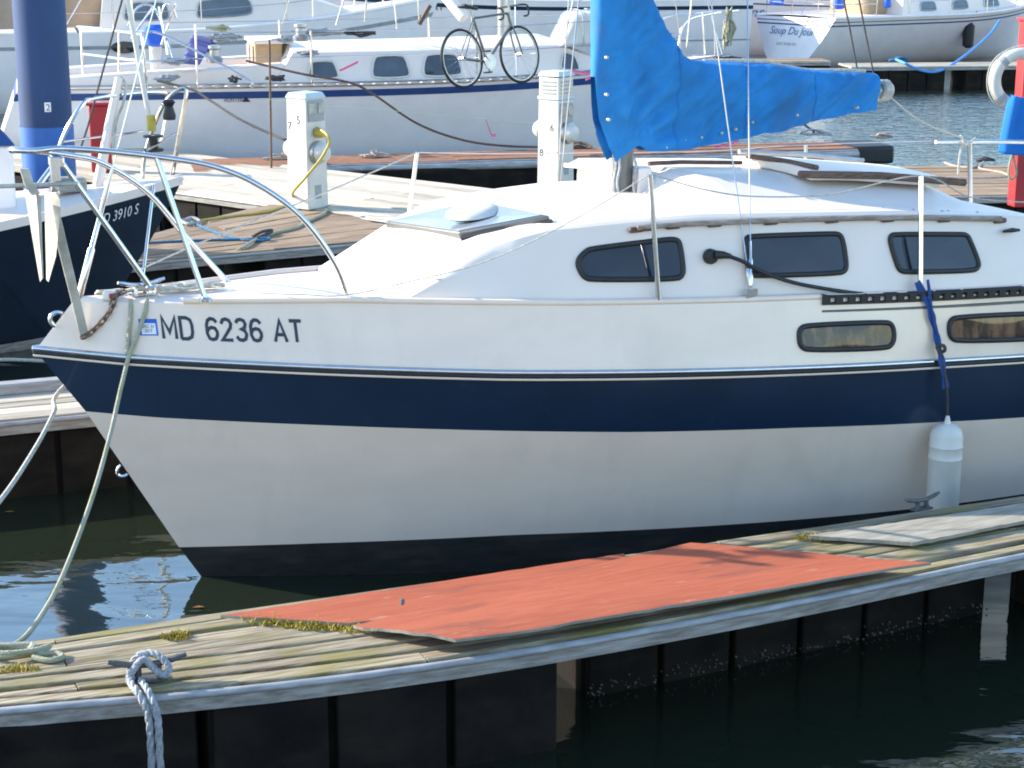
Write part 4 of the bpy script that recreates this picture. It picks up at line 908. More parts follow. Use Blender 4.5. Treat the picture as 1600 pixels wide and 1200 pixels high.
        s.cw, s.chh, s.zd = ww, hh, zd; return c
    def rails(s, us, h=.6, pulpit=True, sides=(-1, 1), wires=(1.0, .55), push=True):
        for sd in sides:
            tops = []
            for u in us:
                a = Vector((s.L * u, sd * s.b(u) * .96, s.sheer(u))); M().rod(a, a + Vector((0, 0, h)), .013, 6).obj('stanchion', G['steel'], s.t); tops.append((a, u))
            for f in wires:
                M().tube([a + Vector((0, 0, h * f)) for a, u in tops], .005, 4).obj('lifeline', G['steel'], s.t)
        if pulpit:
            z0 = s.sheer(0); pts = [Vector((s.L * .1, s.b(.1) * .9, s.sheer(.1))), Vector((s.L * .09, s.b(.1) * .9, z0 + h * .8)), Vector((s.L * .04, s.b(.04), z0 + h)), Vector((-.1, 0, z0 + h + .03)), Vector((s.L * .04, -s.b(.04), z0 + h)), Vector((s.L * .09, -s.b(.1) * .9, z0 + h * .8)), Vector((s.L * .1, -s.b(.1) * .9, s.sheer(.1)))]
            p = M().tube(cat(pts, 6), .015, 8).obj('pulpit', G['steel'], s.t)
            for sd in (-1, 1): M().rod((s.L * .03, sd * s.b(.035), z0), (s.L * .035, sd * s.b(.04), z0 + h), .013, 6).obj('pulpit_leg', G['steel'], p)
        if push:
            pts = [Vector((s.L * .86, sd * s.b(.86) * .95, s.sheer(.9) + h)) for sd in (1,)] + [Vector((s.L * .985, s.b(1) * .85, s.sheer(1) + h)), Vector((s.L * .985, -s.b(1) * .85, s.sheer(1) + h)), Vector((s.L * .86, -s.b(.86) * .95, s.sheer(.9) + h))]
            p = M().tube(cat(pts, 5), .015, 8).obj('stern_rail', G['steel'], s.t)
            M().tube([q - Vector((0, 0, h * .5)) for q in cat(pts, 5)], .012, 6).obj('stern_rail_lower', G['steel'], p)
            for q in pts: M().rod(q, q - Vector((0, 0, h)), .013, 6).obj('stern_rail_post', G['steel'], p)
    def rig(s, x, top=10, boom=None, covm=None, r=.07):
        m_ = M().rod((x, 0, s.sheer(x / s.L) + .1), (x, 0, top), r, 14).obj('mast', G['alu'], s.t)
        for sd in (-1, 1): M().rod((x + .15, sd * s.b(x / s.L) * .95, s.sheer(x / s.L)), (x, 0, top * .95), .006, 4).obj('shroud', G['steel'], s.t)
        M().rod((.1, 0, s.sheer(0)), (x, 0, top * .97), .006, 4).obj('forestay', G['steel'], s.t)
        M().rod((s.L * .98, 0, s.sheer(1)), (x, 0, top * .97), .006, 4).obj('backstay', G['steel'], s.t)
        if boom:
            M().rod((x + .1, 0, boom), (x + boom * 1.6, 0, boom + .1), .05, 10).obj('boom', G['alu'], s.t)
            if covm: M().tube([(x + .05, 0, boom + .5), (x + .3, 0, boom + .25), (x + 1.2, 0, boom + .14), (x + boom * 1.55, 0, boom + .14)], [.12, .16, .13, .08], 10).obj('sail_cover', covm, s.t)

# black sailboat with white deck on the left
kb = GBoat('sailboat', 'black hulled sailboat with white deck edge, its bow beside the blue pile', (-2.50, 13.55), R(204), 7.6, 1.25, 1.17, .88, .9, G['blackhull'], so=.85, gmin=.30, deckm=G['gelcab'], toe=False, bottom=(.16, G['fascia']), full=1.7)
for sd in (-1, 1):
    rows = []
    for i in range(25):
        u = (i / 24) ** 1.3; p = Vector((7.6 * u, sd * kb.b(u), kb.sheer(u))); n_ = Vector((0, sd, 0)); rows.append([p + n_ * .012 - Vector((0, 0, .035)), p + n_ * .014 + Vector((0, 0, .03)), p - n_ * .03 + Vector((0, 0, .034)), p - n_ * .05 + Vector((0, 0, .0))])
    M().grid(rows).obj('gunwale', G['gelcab'], kb.t)
lettering('MD 3910 S', .115, lambda a, b: kb.side(.74 - a * .95 * .72, .925 + b + (.92 - a) * -.02 + a * .08, 1, .012), G['inkw'], kb.t, 'registration_lettering', shear=.2)
M().add([kb.side(.28, .98, 1, .013), kb.side(.23, .99, 1, .013), kb.side(.21, 1.06, 1, .013), kb.side(.24, 1.06, 1, .013)], [(0, 1, 2, 3)]).obj('decal', mat('green_decal', (.03, .30, .16), .5), kb.t)
kb.cabin(1.9, 5.2, .42, .8, front=.7, wins=((2.8, 3.5, .3, .75), (3.9, 4.6, .3, .75)))
kp = lambda a, b, y=13.5: kb.px(a, b, y)
pk = M().tube(cat([kp(80, 300, 13.1), kp(92, 232, 13.1), kp(125, 168, 13.2), kp(152, 153, 13.4), kp(245, 144, 13.9), kp(262, 158, 14.1), kp(252, 222, 14.1)], 6), .016, 8).obj('pulpit', G['steel'], kb.t)
M().tube(cat([kp(222, 300, 13.7), kp(228, 236, 13.7), kp(258, 160, 13.7), kp(290, 141, 13.7), kp(282, 200, 13.7), kp(268, 280, 13.7)], 6), .016, 8).obj('pulpit_hoop', G['steel'], pk)
for a, b in (((95, 222), (225, 205)), ((230, 235), (275, 208))): M().rod(kp(*a, 13.3), kp(*b, 13.7), .009, 6).obj('rail', G['steel'], pk)
M().tube([kp(192, -40), kp(235, 195)], .019, 10).obj('furler_foil', G['plastic'], kb.t)
M().lathe([(.03, -.02), (.075, -.02), (.075, .0), (.035, .005), (.035, .08), (.075, .085), (.075, .10), (.03, .105)], 14, kp(240, 232)).obj('furler_drum', G['rubber'], kb.t)
M().lathe([(.035, 0), (.035, .12)], 10, kp(237, 205)).obj('furler_collar', G['yellow'], kb.t)
M().tube([kp(196, -20), kp(138, 195), kp(125, 235)], .008, 6).obj('bow_line', G['roped'], kb.t)
M().tube([kp(186, 122, 13.6), kp(170, 200, 13.5), kp(152, 296, 13.4)], [.03, .036, .04], 10).obj('anchor_shank', G['gelcab'], kb.t)
M().tube(cat([kp(188, 120, 13.6), kp(196, 132, 13.6), kp(193, 160, 13.55), kp(182, 190, 13.5), kp(176, 240, 13.45)], 6), .011, 6).obj('anchor_chain', G['galv'], kb.t)
M().lathe([(.045, 0), (.05, .03), (.03, .1), (.05, .13), (.03, .15)], 12, kp(265, 187)).obj('winch', G['rubber'], kb.t)
M().box(kp(106, 288, 13.2), (.25, .2, .1)).obj('anchor_roller', G['fascia'], kb.t, bevel=.02)
stn = M().rod(kp(222, 440, 12.6), kp(240, 290, 13.3), .012, 8).obj('boathook', G['steel'], kb.t)

# white cruiser with the bicycle
hu = GBoat('sailboat', 'white cruising sailboat with navy sheer stripe and a bicycle on its side deck', (2.97, 24.8), R(195), 9.4, 1.45, 1.32, 1.17, 1.17, G['gelblue'], so=.7, tr=.5, gmin=.55, tw=.72, stripes=((.90, .965, G['navyline']),), toe=False)
for sd in (-1, 1):
    mb = M(); us = [(i / 40) ** 1.2 for i in range(41)]
    for dz in (.005, .045): mb.tube([Vector((9.4 * u, sd * (hu.b(u) + .012), hu.sheer(u) + dz)) for u in us], .010, 5)
    x = .4
    while x < 8.3: mb.box(Vector((x, sd * (hu.b(x / 9.4) + .010), hu.sheer(x / 9.4) + .025)), (.11, .016, .045)); x += .148
    mb.obj('toe_rail', G['alu'], hu.t, smooth=False)
hu.cabin(1.7, 6.35, .40, 1.0, front=1.0, lean=.16, back=.25, wins=((2.40, 2.70, .22, .85), (3.95, 4.50, .18, .88), (4.62, 5.15, .18, .88), (5.52, 5.95, .2, .75)), wf=G['plastic'])
M().slab([[(x, y, hu.sheer(.5) + .45 - .05 * abs(y) + .02 * math.sin(x)) for y in (-.55, -.2, .2, .55)] for x in (2.6, 3.4, 4.4, 5.2)], .06).obj('cabin_top', G['gelcab'], hu.t, bevel=.02)
for sd in (-1, 1):
    h_ = M().tube([(3.0, sd * .68, 1.56), (3.9, sd * .70, 1.57), (4.8, sd * .68, 1.55)], .018, 6).obj('grab_rail', G['roped'], hu.t)
    for k in range(6): M().box((3.02 + k * .35, sd * .69, 1.535), (.08, .03, .05)).obj('rail_foot', G['roped'], h_)
for sd in (-1, 1):                            # cockpit coamings
    M().slab([[(6.2 + 2.7 * i / 6, sd * (.62 + .3 * j / 2), 1.42 - .12 * i / 6) for j in range(3)] for i in range(7)], .28).obj('coaming', G['gelcab'], hu.t, bevel=.04)
M().box((6.35, .1, 1.46), (.34, .8, .36)).obj('companionway_board', G['woodbox'], hu.t, bevel=.01)
for yy in (-.1, .28): M().box((6.53, yy, 1.47), (.02, .26, .26)).obj('companionway_panel', G['teakg'], hu.t, bevel=.006)
M().box((6.30, .1, 1.66), (.5, 1.0, .05)).obj('hatch_slide', G['gelcab'], hu.t, bevel=.02)
for a, b, y in ((336, 76, 21.6), (470, 42, 22.0)):
    M().lathe([(.09, 0), (.10, .05), (.06, .08), (.06, .15), (.08, .17), (.08, .20), (.03, .21)], 14, hu.px(a, b + 22, y)).obj('winch', G['alu'], hu.t)
q = [hu.px(300, 58, 22.2), hu.px(335, 62, 22.2), hu.px(312, 103, 21.8), hu.px(285, 100, 21.8)]
M().prism(q, (.0, -.1, .03)).obj('cushion', G['purple'], hu.t, bevel=.02)
ob_ = hu.px(242, 55, 22.4); M().lathe([(.07, -.14), (.12, -.1), (.14, 0), (.13, .08), (.07, .13)], 14, ob_).obj('outboard_cover', G['brightblue'], hu.t)
M().tube([ob_ + Vector((0, 0, -.1)), ob_ + Vector((.02, 0, -.5))], [.08, .05], 10).obj('outboard_leg', G['plastic'], hu.t)
hpx = lambda a, b, y=21.8: hu.px(a, b, y)
sr_ = M().tube(cat([hpx(230, 140, 21.5), hpx(222, 60, 21.5), hpx(215, 53, 21.6), hpx(126, 42, 22.6), hpx(122, 50, 23.2)], 6), .016, 8).obj('stern_rail', G['steel'], hu.t)
M().tube(cat([hpx(310, 92, 21.6), hpx(225, 95, 21.5), hpx(128, 84, 22.6)], 6), .014, 8).obj('stern_rail_lower', G['steel'], sr_)
M().tube(cat([hpx(222, 53, 21.5), hpx(250, 52, 21.6), hpx(330, 92, 21.4), hpx(388, 125, 21.3), hpx(394, 137, 21.3)], 6), .015, 8).obj('stern_rail_brace', G['steel'], sr_)
for a, b, c, d, y in ((126, 42, 130, 125, 22.6), (186, 48, 186, 118, 22.0), (305, 38, 309, 138, 21.6), (205, 0, 215, 95, 22), (240, 10, 205, 60, 22.3), (248, 10, 262, 85, 22.0), (275, 6, 252, 70, 22.2)): M().rod(hpx(a, b, y), hpx(c, d, y), .013, 6).obj('stern_rail_post', G['steel'], sr_)
M().tube(cat([hpx(200, 40, 22.2), hpx(215, 12, 22.2), hpx(235, 8, 22.2), hpx(250, 30, 22.2), hpx(272, 95, 21.8)], 6), .015, 8).obj('arch', G['steel'], sr_)
M().tube(cat([hpx(250, 30, 22.2), hpx(258, 8, 22.2), hpx(268, 8, 22.2), hpx(276, 28, 22.2)], 6), .015, 8).obj('arch', G['steel'], sr_)
for u, px_ in ((.633, 475), (.414, 678), (.172, 0)):
    a = Vector((9.4 * u, hu.b(u) * .97, hu.sheer(u))); M().rod(a, a + Vector((0, 0, .66)), .014, 6).obj('stanchion', G['steel'], hu.t)
    a = Vector((9.4 * u, -hu.b(u) * .97, hu.sheer(u))); M().rod(a, a + Vector((0, 0, .66)), .014, 6).obj('stanchion', G['steel'], hu.t)
for sd in (-1, 1):
    for f in (.65, .35): M().tube([Vector((9.4 * u, sd * hu.b(u) * .97, hu.sheer(u) + f)) for u in (.80, .633, .414, .172, .07)], .005, 4).obj('lifeline', G['steel'], hu.t)
hu.rails((), pulpit=True, push=False); hu.rig(3.2, 11)
lettering('HUNTER', .075, lambda a, b: hu.side(hu.px(357, 158, 21.2)[0] - a * .72, 1.0 + b, 1, .014), G['ink'], hu.t, 'name_lettering', fix=1.1)
hx = hu.px(387, 158, 21.2)[0]; M().add([hu.side(hx, 1.0, 1, .014), hu.side(hx - .10, 1.0, 1, .014), hu.side(hx - .04, 1.07, 1, .014)], [(0, 1, 2)]).obj('emblem', G['ink'], hu.t)
# fore hatch bag and rope stack on its foredeck
fb = hu.px(905, 68, 23.6)
M().hexa([fb + Vector((-.45, -.4, -.02)), fb + Vector((.35, -.4, -.02)), fb + Vector((.35, .35, -.02)), fb + Vector((-.45, .35, -.02))], [fb + Vector((-.35, -.3, .42)), fb + Vector((.15, -.3, .42)), fb + Vector((.15, .25, .40)), fb + Vector((-.35, .25, .40))]).obj('sail_bag', G['plastic'], hu.t, bevel=.06)
for k in range(3): M().tube(cat([fb + Vector((-.45 + .25 * k, .37, .0)), fb + Vector((-.38 + .22 * k, .29, .40)), fb + Vector((-.36 + .2 * k, -.3, .43))], 4), .008, 5).obj('lashing', G['ropeg'], hu.t)
def coil_at(t, c, rx, rz, n, r, m_, nm, seed=1):
    rr = random.Random(seed); pts = [c + Vector((rx * math.cos(i * 2.4) * rr.uniform(.25, 1), rr.uniform(-.05, .05), rz * math.sin(i * 2.4) * rr.uniform(.25, 1))) for i in range(n)]
    return M().tube(cat(pts, 3), r, 5).obj(nm, m_, t)
coil_at(hu.t, hu.px(1138, 46, 24.6), .10, .32, 36, .014, G['ropeold'], 'rope_hank', 3)
coil_at(hu.t, hu.px(1140, 92, 24.6), .25, .05, 26, .014, G['roped'], 'rope_hank', 4)
coil_at(hu.t, hu.px(262, 122, 21.4), .17, .05, 22, .014, G['ropeg'], 'rope_hank', 5)
coil_at(hu.t, hu.px(352, 58, 22.2), .3, .06, 26, .012, G['ropeg'], 'rope_hank', 6)
coil_at(hu.t, hu.px(500, 50, 22.4), .45, .05, 30, .012, G['ropeg'], 'rope_hank', 7)
for k, (a, b, c, d) in enumerate([(462, -30, 441, 38), (546, -30, 525, 40), (612, -30, 620, 45), (575, -40, 570, 34), (650, -40, 655, 34), (905, -40, 882, 62), (1050, -40, 1066, 84), (1085, -40, 1073, 74), (488, -60, 489, 26)]): M().rod(hu.px(a, b, 23.2), hu.px(c, d, 23.2), .012 if k % 2 else .007, 6).obj('rigging_line', G['steel'] if k % 3 else G['rope'], hu.t)
for k, (a, b, y, rx, m_) in enumerate([(445, 62, 22.2, .18, 'ropeg'), (480, 84, 22.0, .22, 'ropeg'), (565, 52, 22.6, .25, 'roped'), (345, 44, 22.4, .2, 'ropeold'), (432, 122, 21.2, .14, 'roped'), (366, 124, 21.2, .10, 'roped'), (270, 96, 21.8, .2, 'ropeg')]): coil_at(hu.t, hu.px(a, b, y), rx, .05, 18, .011, G[m_], 'rope_hank', 20 + k)
# boom with its vang angled over the cabin, partly seen at the top
M().tube([hu.px(695, -8, 23.2), hu.px(725, 28, 23.0)], .075, 12).obj('boom_vang', G['gelcab'], hu.t)
M().rod(hu.px(655, 38, 23.0), hu.px(672, 8, 23.0), .03, 6).obj('vang_handle', G['teak'], hu.t)
# bicycle
bc = hu.t.matrix_world
bk_p = D(772, 116, 21.75); bike = thing('bicycle', 'black road bicycle standing on the side deck of the white cruiser', 'bicycle', (bk_p.x, bk_p.y, 1.2), R(24))
bz = 0
def wheel(x, tilt=0):
    wl = M().tube([Vector((x + .335 * math.cos(t), 0, .34 + .335 * math.sin(t))) for t in [2 * math.pi * i / 36 for i in range(36)]], .016, 8, closed=True).obj('wheel', G['rubber'], bike)
    M().tube([Vector((x + .312 * math.cos(t), 0, .34 + .312 * math.sin(t))) for t in [2 * math.pi * i / 36 for i in range(36)]], .009, 6, closed=True).obj('rim', G['alu'], wl)
    sp_ = M()
    for k in range(18): t = 2 * math.pi * k / 18; sp_.rod((x, .02 * (-1) ** k, .34), (x + .31 * math.cos(t), 0, .34 + .31 * math.sin(t)), .0016, 4)
    tag(sp_.obj('spokes', G['steel'], wl), None, None, kind='stuff'); M().rod((x, -.04, .34), (x, .04, .34), .022, 8).obj('hub', G['alu'], wl)
    return wl
wheel(-.50); fwh = wheel(.50)
bb_, sc_, ht, hbm = Vector((-.08, 0, .28)), Vector((-.24, 0, .80)), Vector((.36, 0, .84)), Vector((.40, 0, .70))
for a, b, r in ((bb_, sc_, .016), (sc_, ht, .015), (bb_, hbm, .018), (ht, hbm, .018)): M().rod(a, b, r, 8).obj('frame_tube', G['mast'], bike)
for sd in (-1, 1):
    M().rod(bb_ + Vector((0, sd * .03, 0)), Vector((-.50, sd * .05, .34)), .009, 6).obj('chain_stay', G['mast'], bike)
    M().rod(sc_ + Vector((0, sd * .015, -.03)), Vector((-.50, sd * .05, .34)), .008, 6).obj('seat_stay', G['mast'], bike)
    M().tube(cat([hbm + Vector((0, sd * .03, -.02)), Vector((.45, sd * .05, .5)), Vector((.50, sd * .05, .34))], 5), .011, 6).obj('fork_blade', G['mast'], bike)
    M().tube(cat([Vector((.40, sd * .02, .92)), Vector((.41, sd * .20, .92)), Vector((.50, sd * .21, .90)), Vector((.50, sd * .21, .80)), Vector((.42, sd * .21, .78))], 5), .012, 6).obj('handlebar', G['rubber'], bike)
    M().tube([bb_ + Vector((0, sd * .05, 0)), bb_ + Vector((sd * .12, sd * .07, -sd * .12))], .010, 6).obj('crank', G['alu'], bike)
    M().box(bb_ + Vector((sd * .12, sd * .12, -sd * .12)), (.09, .07, .02)).obj('pedal', G['rubber'], bike)
M().rod(sc_, sc_ + Vector((-.05, 0, .16)), .013, 8).obj('seat_post', G['alu'], bike)
M().slab([[Vector((-.42 + .27 * i / 4, (.07 - .05 * i / 4) * (j - 1), .97 - .01 * i)) for j in range(3)] for i in range(5)], .04).obj('saddle', G['rubber'], bike, bevel=.015)
M().lathe([(.095, -.004), (.095, .004)], 24, bb_ + Vector((0, -.055, 0)), Matrix.Rotation(R(90), 3, 'X')).obj('chainring', G['alu'], bike)
M().rod(hbm, Vector((.395, 0, .93)), .014, 8).obj('stem', G['alu'], bike)
bike.rotation_euler = (R(-8), 0, R(47))

# boat with the blue script name, seen from its transom
su = GBoat('sailboat', 'white sailboat with rounded transom and blue script name beyond the open water', (13.3, 46.0), R(216), 8.6, 1.55, 1.5, 1.12, 1.12, G['gelblue'], so=.9, tr=.3, gmin=.06, tw=.80, stripes=((.86, .885, G['navyline']), (.93, .945, G['teak'])), full=2.2)
su.cabin(2.2, 6.3, .42, 1.1, front=.9, wins=((2.9, 3.5, .3, .8), (4.0, 4.6, .3, .8), (5.1, 5.7, .3, .8)))
M().slab([[(6.0 + .9 * i / 3, -.6 + 1.2 * j / 4, 1.66 - .02 * i) for j in range(5)] for i in range(4)], .5).obj('companionway', G['woodbox'], su.t, bevel=.03)
su.rails((.3, .45, .6, .75), .62); su.rig(3.4, 11)
M().box((8.4, -.8, 1.62), (.08, .42, .55)).obj('cushion', G['brightblue'], su.t, bevel=.03)
lettering('UU', .26, lambda a, b: Vector((8.46, -.97 + a * .9, 1.66 + b)), G['inkw'], su.t, 'emblem')
M().box((8.0, .75, 1.45), (.25, .2, .3)).obj('outboard', G['brightblue'], su.t, bevel=.06)
M().box((6.6, .9, 1.4), (.16, .14, .2)).obj('winch_cover', G['brightblue'], su.t, bevel=.05)
for k in range(7): M().box((3.0 + k * .4, .72, 1.66), (.12, .05, .06)).obj('grab_rail', G['teak'], su.t)
txm = text_mesh('Soup Du Jour', 1, shear=.25); twx = max(v.co.x for v in txm.vertices)
tyb = lambda z: su.L + su.tr * (1 - (z + .12) / (su.sheer(1) + .12)) + .014
lettering('Soup Du Jour', 1, lambda a, b: Vector((tyb(.74 + b * .24), -.70 + a / twx * 1.42, .74 + b * .24)), G['inkb'], su.t, 'name_lettering', shear=.25)
lettering('EAST RIVER MD', .09, lambda a, b: Vector((tyb(.5 + b), -.4 + a, .5 + b)), G['greyp'], su.t, 'port_lettering')
fd_ = su.side(4.3, .65, 1, .14); M().lathe([(.05, -.3), (.13, -.25), (.14, .2), (.07, .28), (.03, .34)], 12, fd_).obj('fender', G['rubber'], su.t)
M().rod(fd_ + Vector((0, 0, .3)), Vector((4.3, su.b(.5), 1.2)), .012, 5).obj('fender_line', G['roped'], su.t)
# navy bow at the right edge
nb_ = GBoat('sailboat', 'navy striped sailboat bow poking in beyond the lifebuoy', (10.9, 38.6), R(14), 8, 1.3, 1.55, 1.2, 1.2, G['gelblue'], so=.9, gmin=.35, stripes=((.72, .96, G['navy']),))
nb_.rails((.3, .5, .7), .6); nb_.rig(3.0, 10)
# boats further back, one by one
b4 = GBoat('sailboat', 'white sailboat with dark rail and faded blue name behind the rope hanks', (3.4, 45.5), R(8), 9.5, 1.6, 1.75, 1.5, 1.5, G['gelblue'], so=.9, gmin=.5, stripes=((.90, .935, G['roped']), (.8, .82, G['navyline'])))
b4.cabin(2.4, 6.8, .5, 1.1, wins=((3.2, 3.9, .3, .8), (4.4, 5.1, .3, .8), (5.4, 6.0, .3, .8))); b4.rails((.25, .4, .55, .7)); b4.rig(3.6, 12)
lettering('G Stephens', .36, lambda a, b: b4.side(.95 + a, .95 + b, -1, .02), G['inkb'], b4.t, 'name_lettering', shear=.25)
b2 = GBoat('sailboat', 'white sailboat with navy rail behind the bicycle', (-3.9, 40.5), R(9), 9.2, 1.6, 1.75, 1.5, 1.5, G['gelblue'], so=1.0, gmin=.5, stripes=((.88, .93, G['navy']), (.45, .47, G['greyp'])))
b2.cabin(2.4, 6.6, .5, 1.1, wins=((3.2, 3.9, .3, .8), (4.6, 5.4, .3, .8))); b2.rails((.25, .4, .55, .7)); b2.rig(3.4, 12)
lettering('MD 5236 AT', .22, lambda a, b: b2.side(1.1 + a, 1.32 + b, -1, .02), G['ink'], b2.t, 'registration_lettering')
b1 = GBoat('motor_cruiser', 'white motor cruiser with oval dark portlights behind the cruising sailboat', (-1.3, 33.0), R(192), 9.6, 1.7, 1.85, 1.35, 1.3, G['gelblue'], so=1.0, gmin=.55, stripes=((.82, .86, G['greyp']),), catg='motorboat')
b1.cabin(1.6, 6.0, .7, 1.2, front=1.6, wins=((3.4, 4.4, .3, .75), (4.8, 5.6, .3, .75)))
for x in (3.0, 4.3, 5.6):
    c = b1.side(x, 1.12, 1, .015); M().lathe([(.0, 0), (.2, .0), (.22, .012), (.2, .02), (.0, .02)], 16, c, Matrix.Rotation(R(-90), 3, 'X') @ Matrix.Scale(.45, 3, Vector((0, 1, 0)))).obj('portlight', G['glass'], b1.t)
b1.rails((.15, .3, .45, .6, .75), .6)
b3 = GBoat('motorboat', 'white boat under a tan canvas cover behind the blue pile', (-6.6, 32.0), R(188), 7.5, 1.5, 1.4, 1.2, 1.2, G['gelblue'], so=1.0, gmin=.5, catg='motorboat')
rows = []
for i in range(21):
    u = i / 20; x = .5 + 6.9 * u; rows.append([Vector((x, (-1 + 2 * j / 12) * (b3.b(x / 7.5) + .10), .55 + (1.75 - .3 * abs(u - .5)) * (1 - abs(-1 + 2 * j / 12)) ** .8 + .06 * noise.noise(Vector((x * 1.5, j * .6, 1))))) for j in range(13)])
M().grid(rows).obj('cover', G['tan'], b3.t)
b5 = GBoat('sailboat', 'white sailboat with brown canvas cover far behind the motor cruiser', (-9.0, 44.0), R(10), 9, 1.5, 1.7, 1.4, 1.4, G['gelblue'], so=1.0, gmin=.5, stripes=((.86, .9, G['navyline']),))
b5.cabin(2.2, 6.4, .5, 1.1, wins=((3.0, 3.7, .3, .8), (4.3, 5.2, .3, .8))); b5.rails((.25, .45, .65)); b5.rig(3.4, 12)
b6 = GBoat('sailboat', 'white sailboat far behind the blue sail cover', (5.6, 58.0), R(186), 9, 1.5, 1.7, 1.4, 1.4, G['gelblue'], so=1.0, gmin=.5, stripes=((.80, .9, G['navyline']),))
b6.cabin(2.2, 6.4, .5, 1.1, wins=((3.0, 3.7, .3, .8), (4.3, 5.2, .3, .8))); b6.rails((.25, .45, .65)); b6.rig(3.4, 12)
b7 = GBoat('sailboat', 'white sailboat with teak rail far behind the boat with a script name', (10.5, 60.0), R(8), 10, 1.6, 1.8, 1.5, 1.5, G['gelblue'], so=1.0, gmin=.5, stripes=((.92, .97, G['teak']),))
b7.cabin(2.4, 6.6, .5, 1.1, wins=((3.2, 3.9, .3, .8), (4.4, 5.4, .3, .8))); b7.rails((.25, .45, .65)); b7.rig(3.6, 12)

# ------------------------------------------------------------------ pile, pedestals, posts and small dock things
pp_ = D(73, 200, 14.6); pw = 78 / (F / 14.9) / 2
pil = thing('mooring_pile', 'tall dark blue mooring pile with a number two plate', 'pile', (pp_.x, pp_.y, 0))
M().lathe([(pw, -1), (pw, 1.60), (pw, 1.61), (pw, 5.5)], 40).obj('post', G['pile'], pil, ang=60)
zb2 = D(73, 196, 14.6).z
rows = [[Vector(((pw + .006) * math.cos(2 * math.pi * k / 40), (pw + .006) * math.sin(2 * math.pi * k / 40), z)) for k in range(40)] for z in (.6, zb2)]
M().grid(rows, cv=True).obj('blue_sleeve', mat('sleeve_blue', (.012, .10, .36), .5, var=.15, scale=4), pil)
d2 = D(83, 175, 14.6 - pw * .97)
M().add([Vector((pw * math.cos(a) * 1.006, pw * math.sin(a) * 1.006, z)) for z in (d2.z, d2.z + .075) for a in (R(-90) + .22, R(-90) + .30, R(-90) + .40, R(-90) + .46)], [(0, 1, 5, 4), (1, 2, 6, 5), (2, 3, 7, 6)]).obj('number_plate', G['inkw'], pil)
lettering('2', .075, lambda a, b: Vector((pw * math.cos(R(-90) + .26 + a / pw) * 1.012, pw * math.sin(R(-90) + .26 + a / pw) * 1.012, d2.z + .01 + b)), G['ink'], pil, 'number')
def pedestal(px, py, label, nums, head, h=1.05, rz=R(-38)):
    p = P(px, py, .455); t = thing('power_pedestal', label, 'pedestal', p, rz, 'power pedestals on the walkway'); s_ = .125
    hb_ = h - (.25 if head else .0)
    M().hexa([(-s_ * 1.08, -s_ * 1.08, 0), (s_ * 1.08, -s_ * 1.08, 0), (s_ * 1.08, s_ * 1.08, 0), (-s_ * 1.08, s_ * 1.08, 0)], [(-s_, -s_, hb_), (s_, -s_, hb_), (s_, s_, hb_), (-s_, s_, hb_)]).obj('body', G['plastic'], t, bevel=.008)
    if head:
        M().box((0, 0, hb_ + .02), (s_ * 2.16, s_ * 2.16, .035)).obj('collar', G['lid'], t, bevel=.006)
        hd = M().box((0, 0, hb_ + .13), (s_ * 1.98, s_ * 1.98, .19)).obj('light_head', G['plastic'], t, bevel=.008)
        for k in range(4):
            for ax in (0, 1):
                c = (0, -s_ - .002, hb_ + .07 + k * .038) if ax == 0 else (s_ + .002, 0, hb_ + .07 + k * .038)
                M().box(c, (s_ * 1.4, .012, .012) if ax == 0 else (.012, s_ * 1.4, .012), rot=None).obj('louvre', G['greyp'], hd)
    M().hexa([(-s_ * 1.1, -s_ * 1.1, h - .015), (s_ * 1.1, -s_ * 1.1, h - .015), (s_ * 1.1, s_ * 1.1, h - .015), (-s_ * 1.1, s_ * 1.1, h - .015)], [(-s_ * .9, -s_ * .9, h + .035), (s_ * .9, -s_ * .9, h + .035), (s_ * .9, s_ * .9, h + .035), (-s_ * .9, s_ * .9, h + .035)]).obj('cap', G['lid'], t, bevel=.006)
    oz = hb_ - .13
    op = M().box((s_ + .004, 0, oz), (.02, s_ * 1.7, .2)).obj('outlet_panel', G['greyp'], t, bevel=.006)
    for sy in (-.5, .5): M().box((s_ + .018, sy * s_, oz + .02), (.012, s_ * .7, .10)).obj('outlet_cover', G['galv'], op, bevel=.004)
    mz_ = hb_ - (.33 if head else .52)
    for nm, c, rot in (('meter', (s_ + .005, 0, mz_), Matrix.Rotation(R(90), 3, 'Y')), ('meter', (-s_ - .005, 0, mz_ + .02), Matrix.Rotation(R(-90), 3, 'Y'))):
        mt = M().lathe([(.11, 0), (.11, .035), (.10, .045)], 20, c, rot).obj('meter_ring', G['alu'], t)
        M().lathe([(.092, .04), (.09, .08), (.07, .115), (.03, .13), (0, .132)], 20, c, rot).obj('meter_dome', G['plastic'], mt)
    M().box((s_ + .004, .0, .16 if not head else .2), (.012, .09, .13)).obj('plate', G['greyp'], t, bevel=.003)
    (n1, z1, x1), (n2, z2, x2) = nums
    for n_, z_, x_ in nums: lettering(n_, .105, lambda a, b: Vector((x_ + a, -s_ * (1.08 - .08 * z_ / hb_) - .002, z_ + b)), G['ink'], t, 'number')
    return t, p
ped1, pp1 = pedestal(482, 324, 'white power pedestal with yellow cord, numbered five and seven', (('5', .80, .0), ('7', .74, -.115)), False)
ped2, pp2 = pedestal(868, 292, 'white power pedestal with louvred lamp head, numbered six and eight', (('6', .58, .02), ('8', .32, -.11)), True, h=1.14)
M().tube([(.14, .0, .72), (.19, .0, .715), (.23, .0, .70)], [.05, .045, .03], 12).obj('plug', G['yellow'], ped1)
yc = D(497, 203, 16.6)
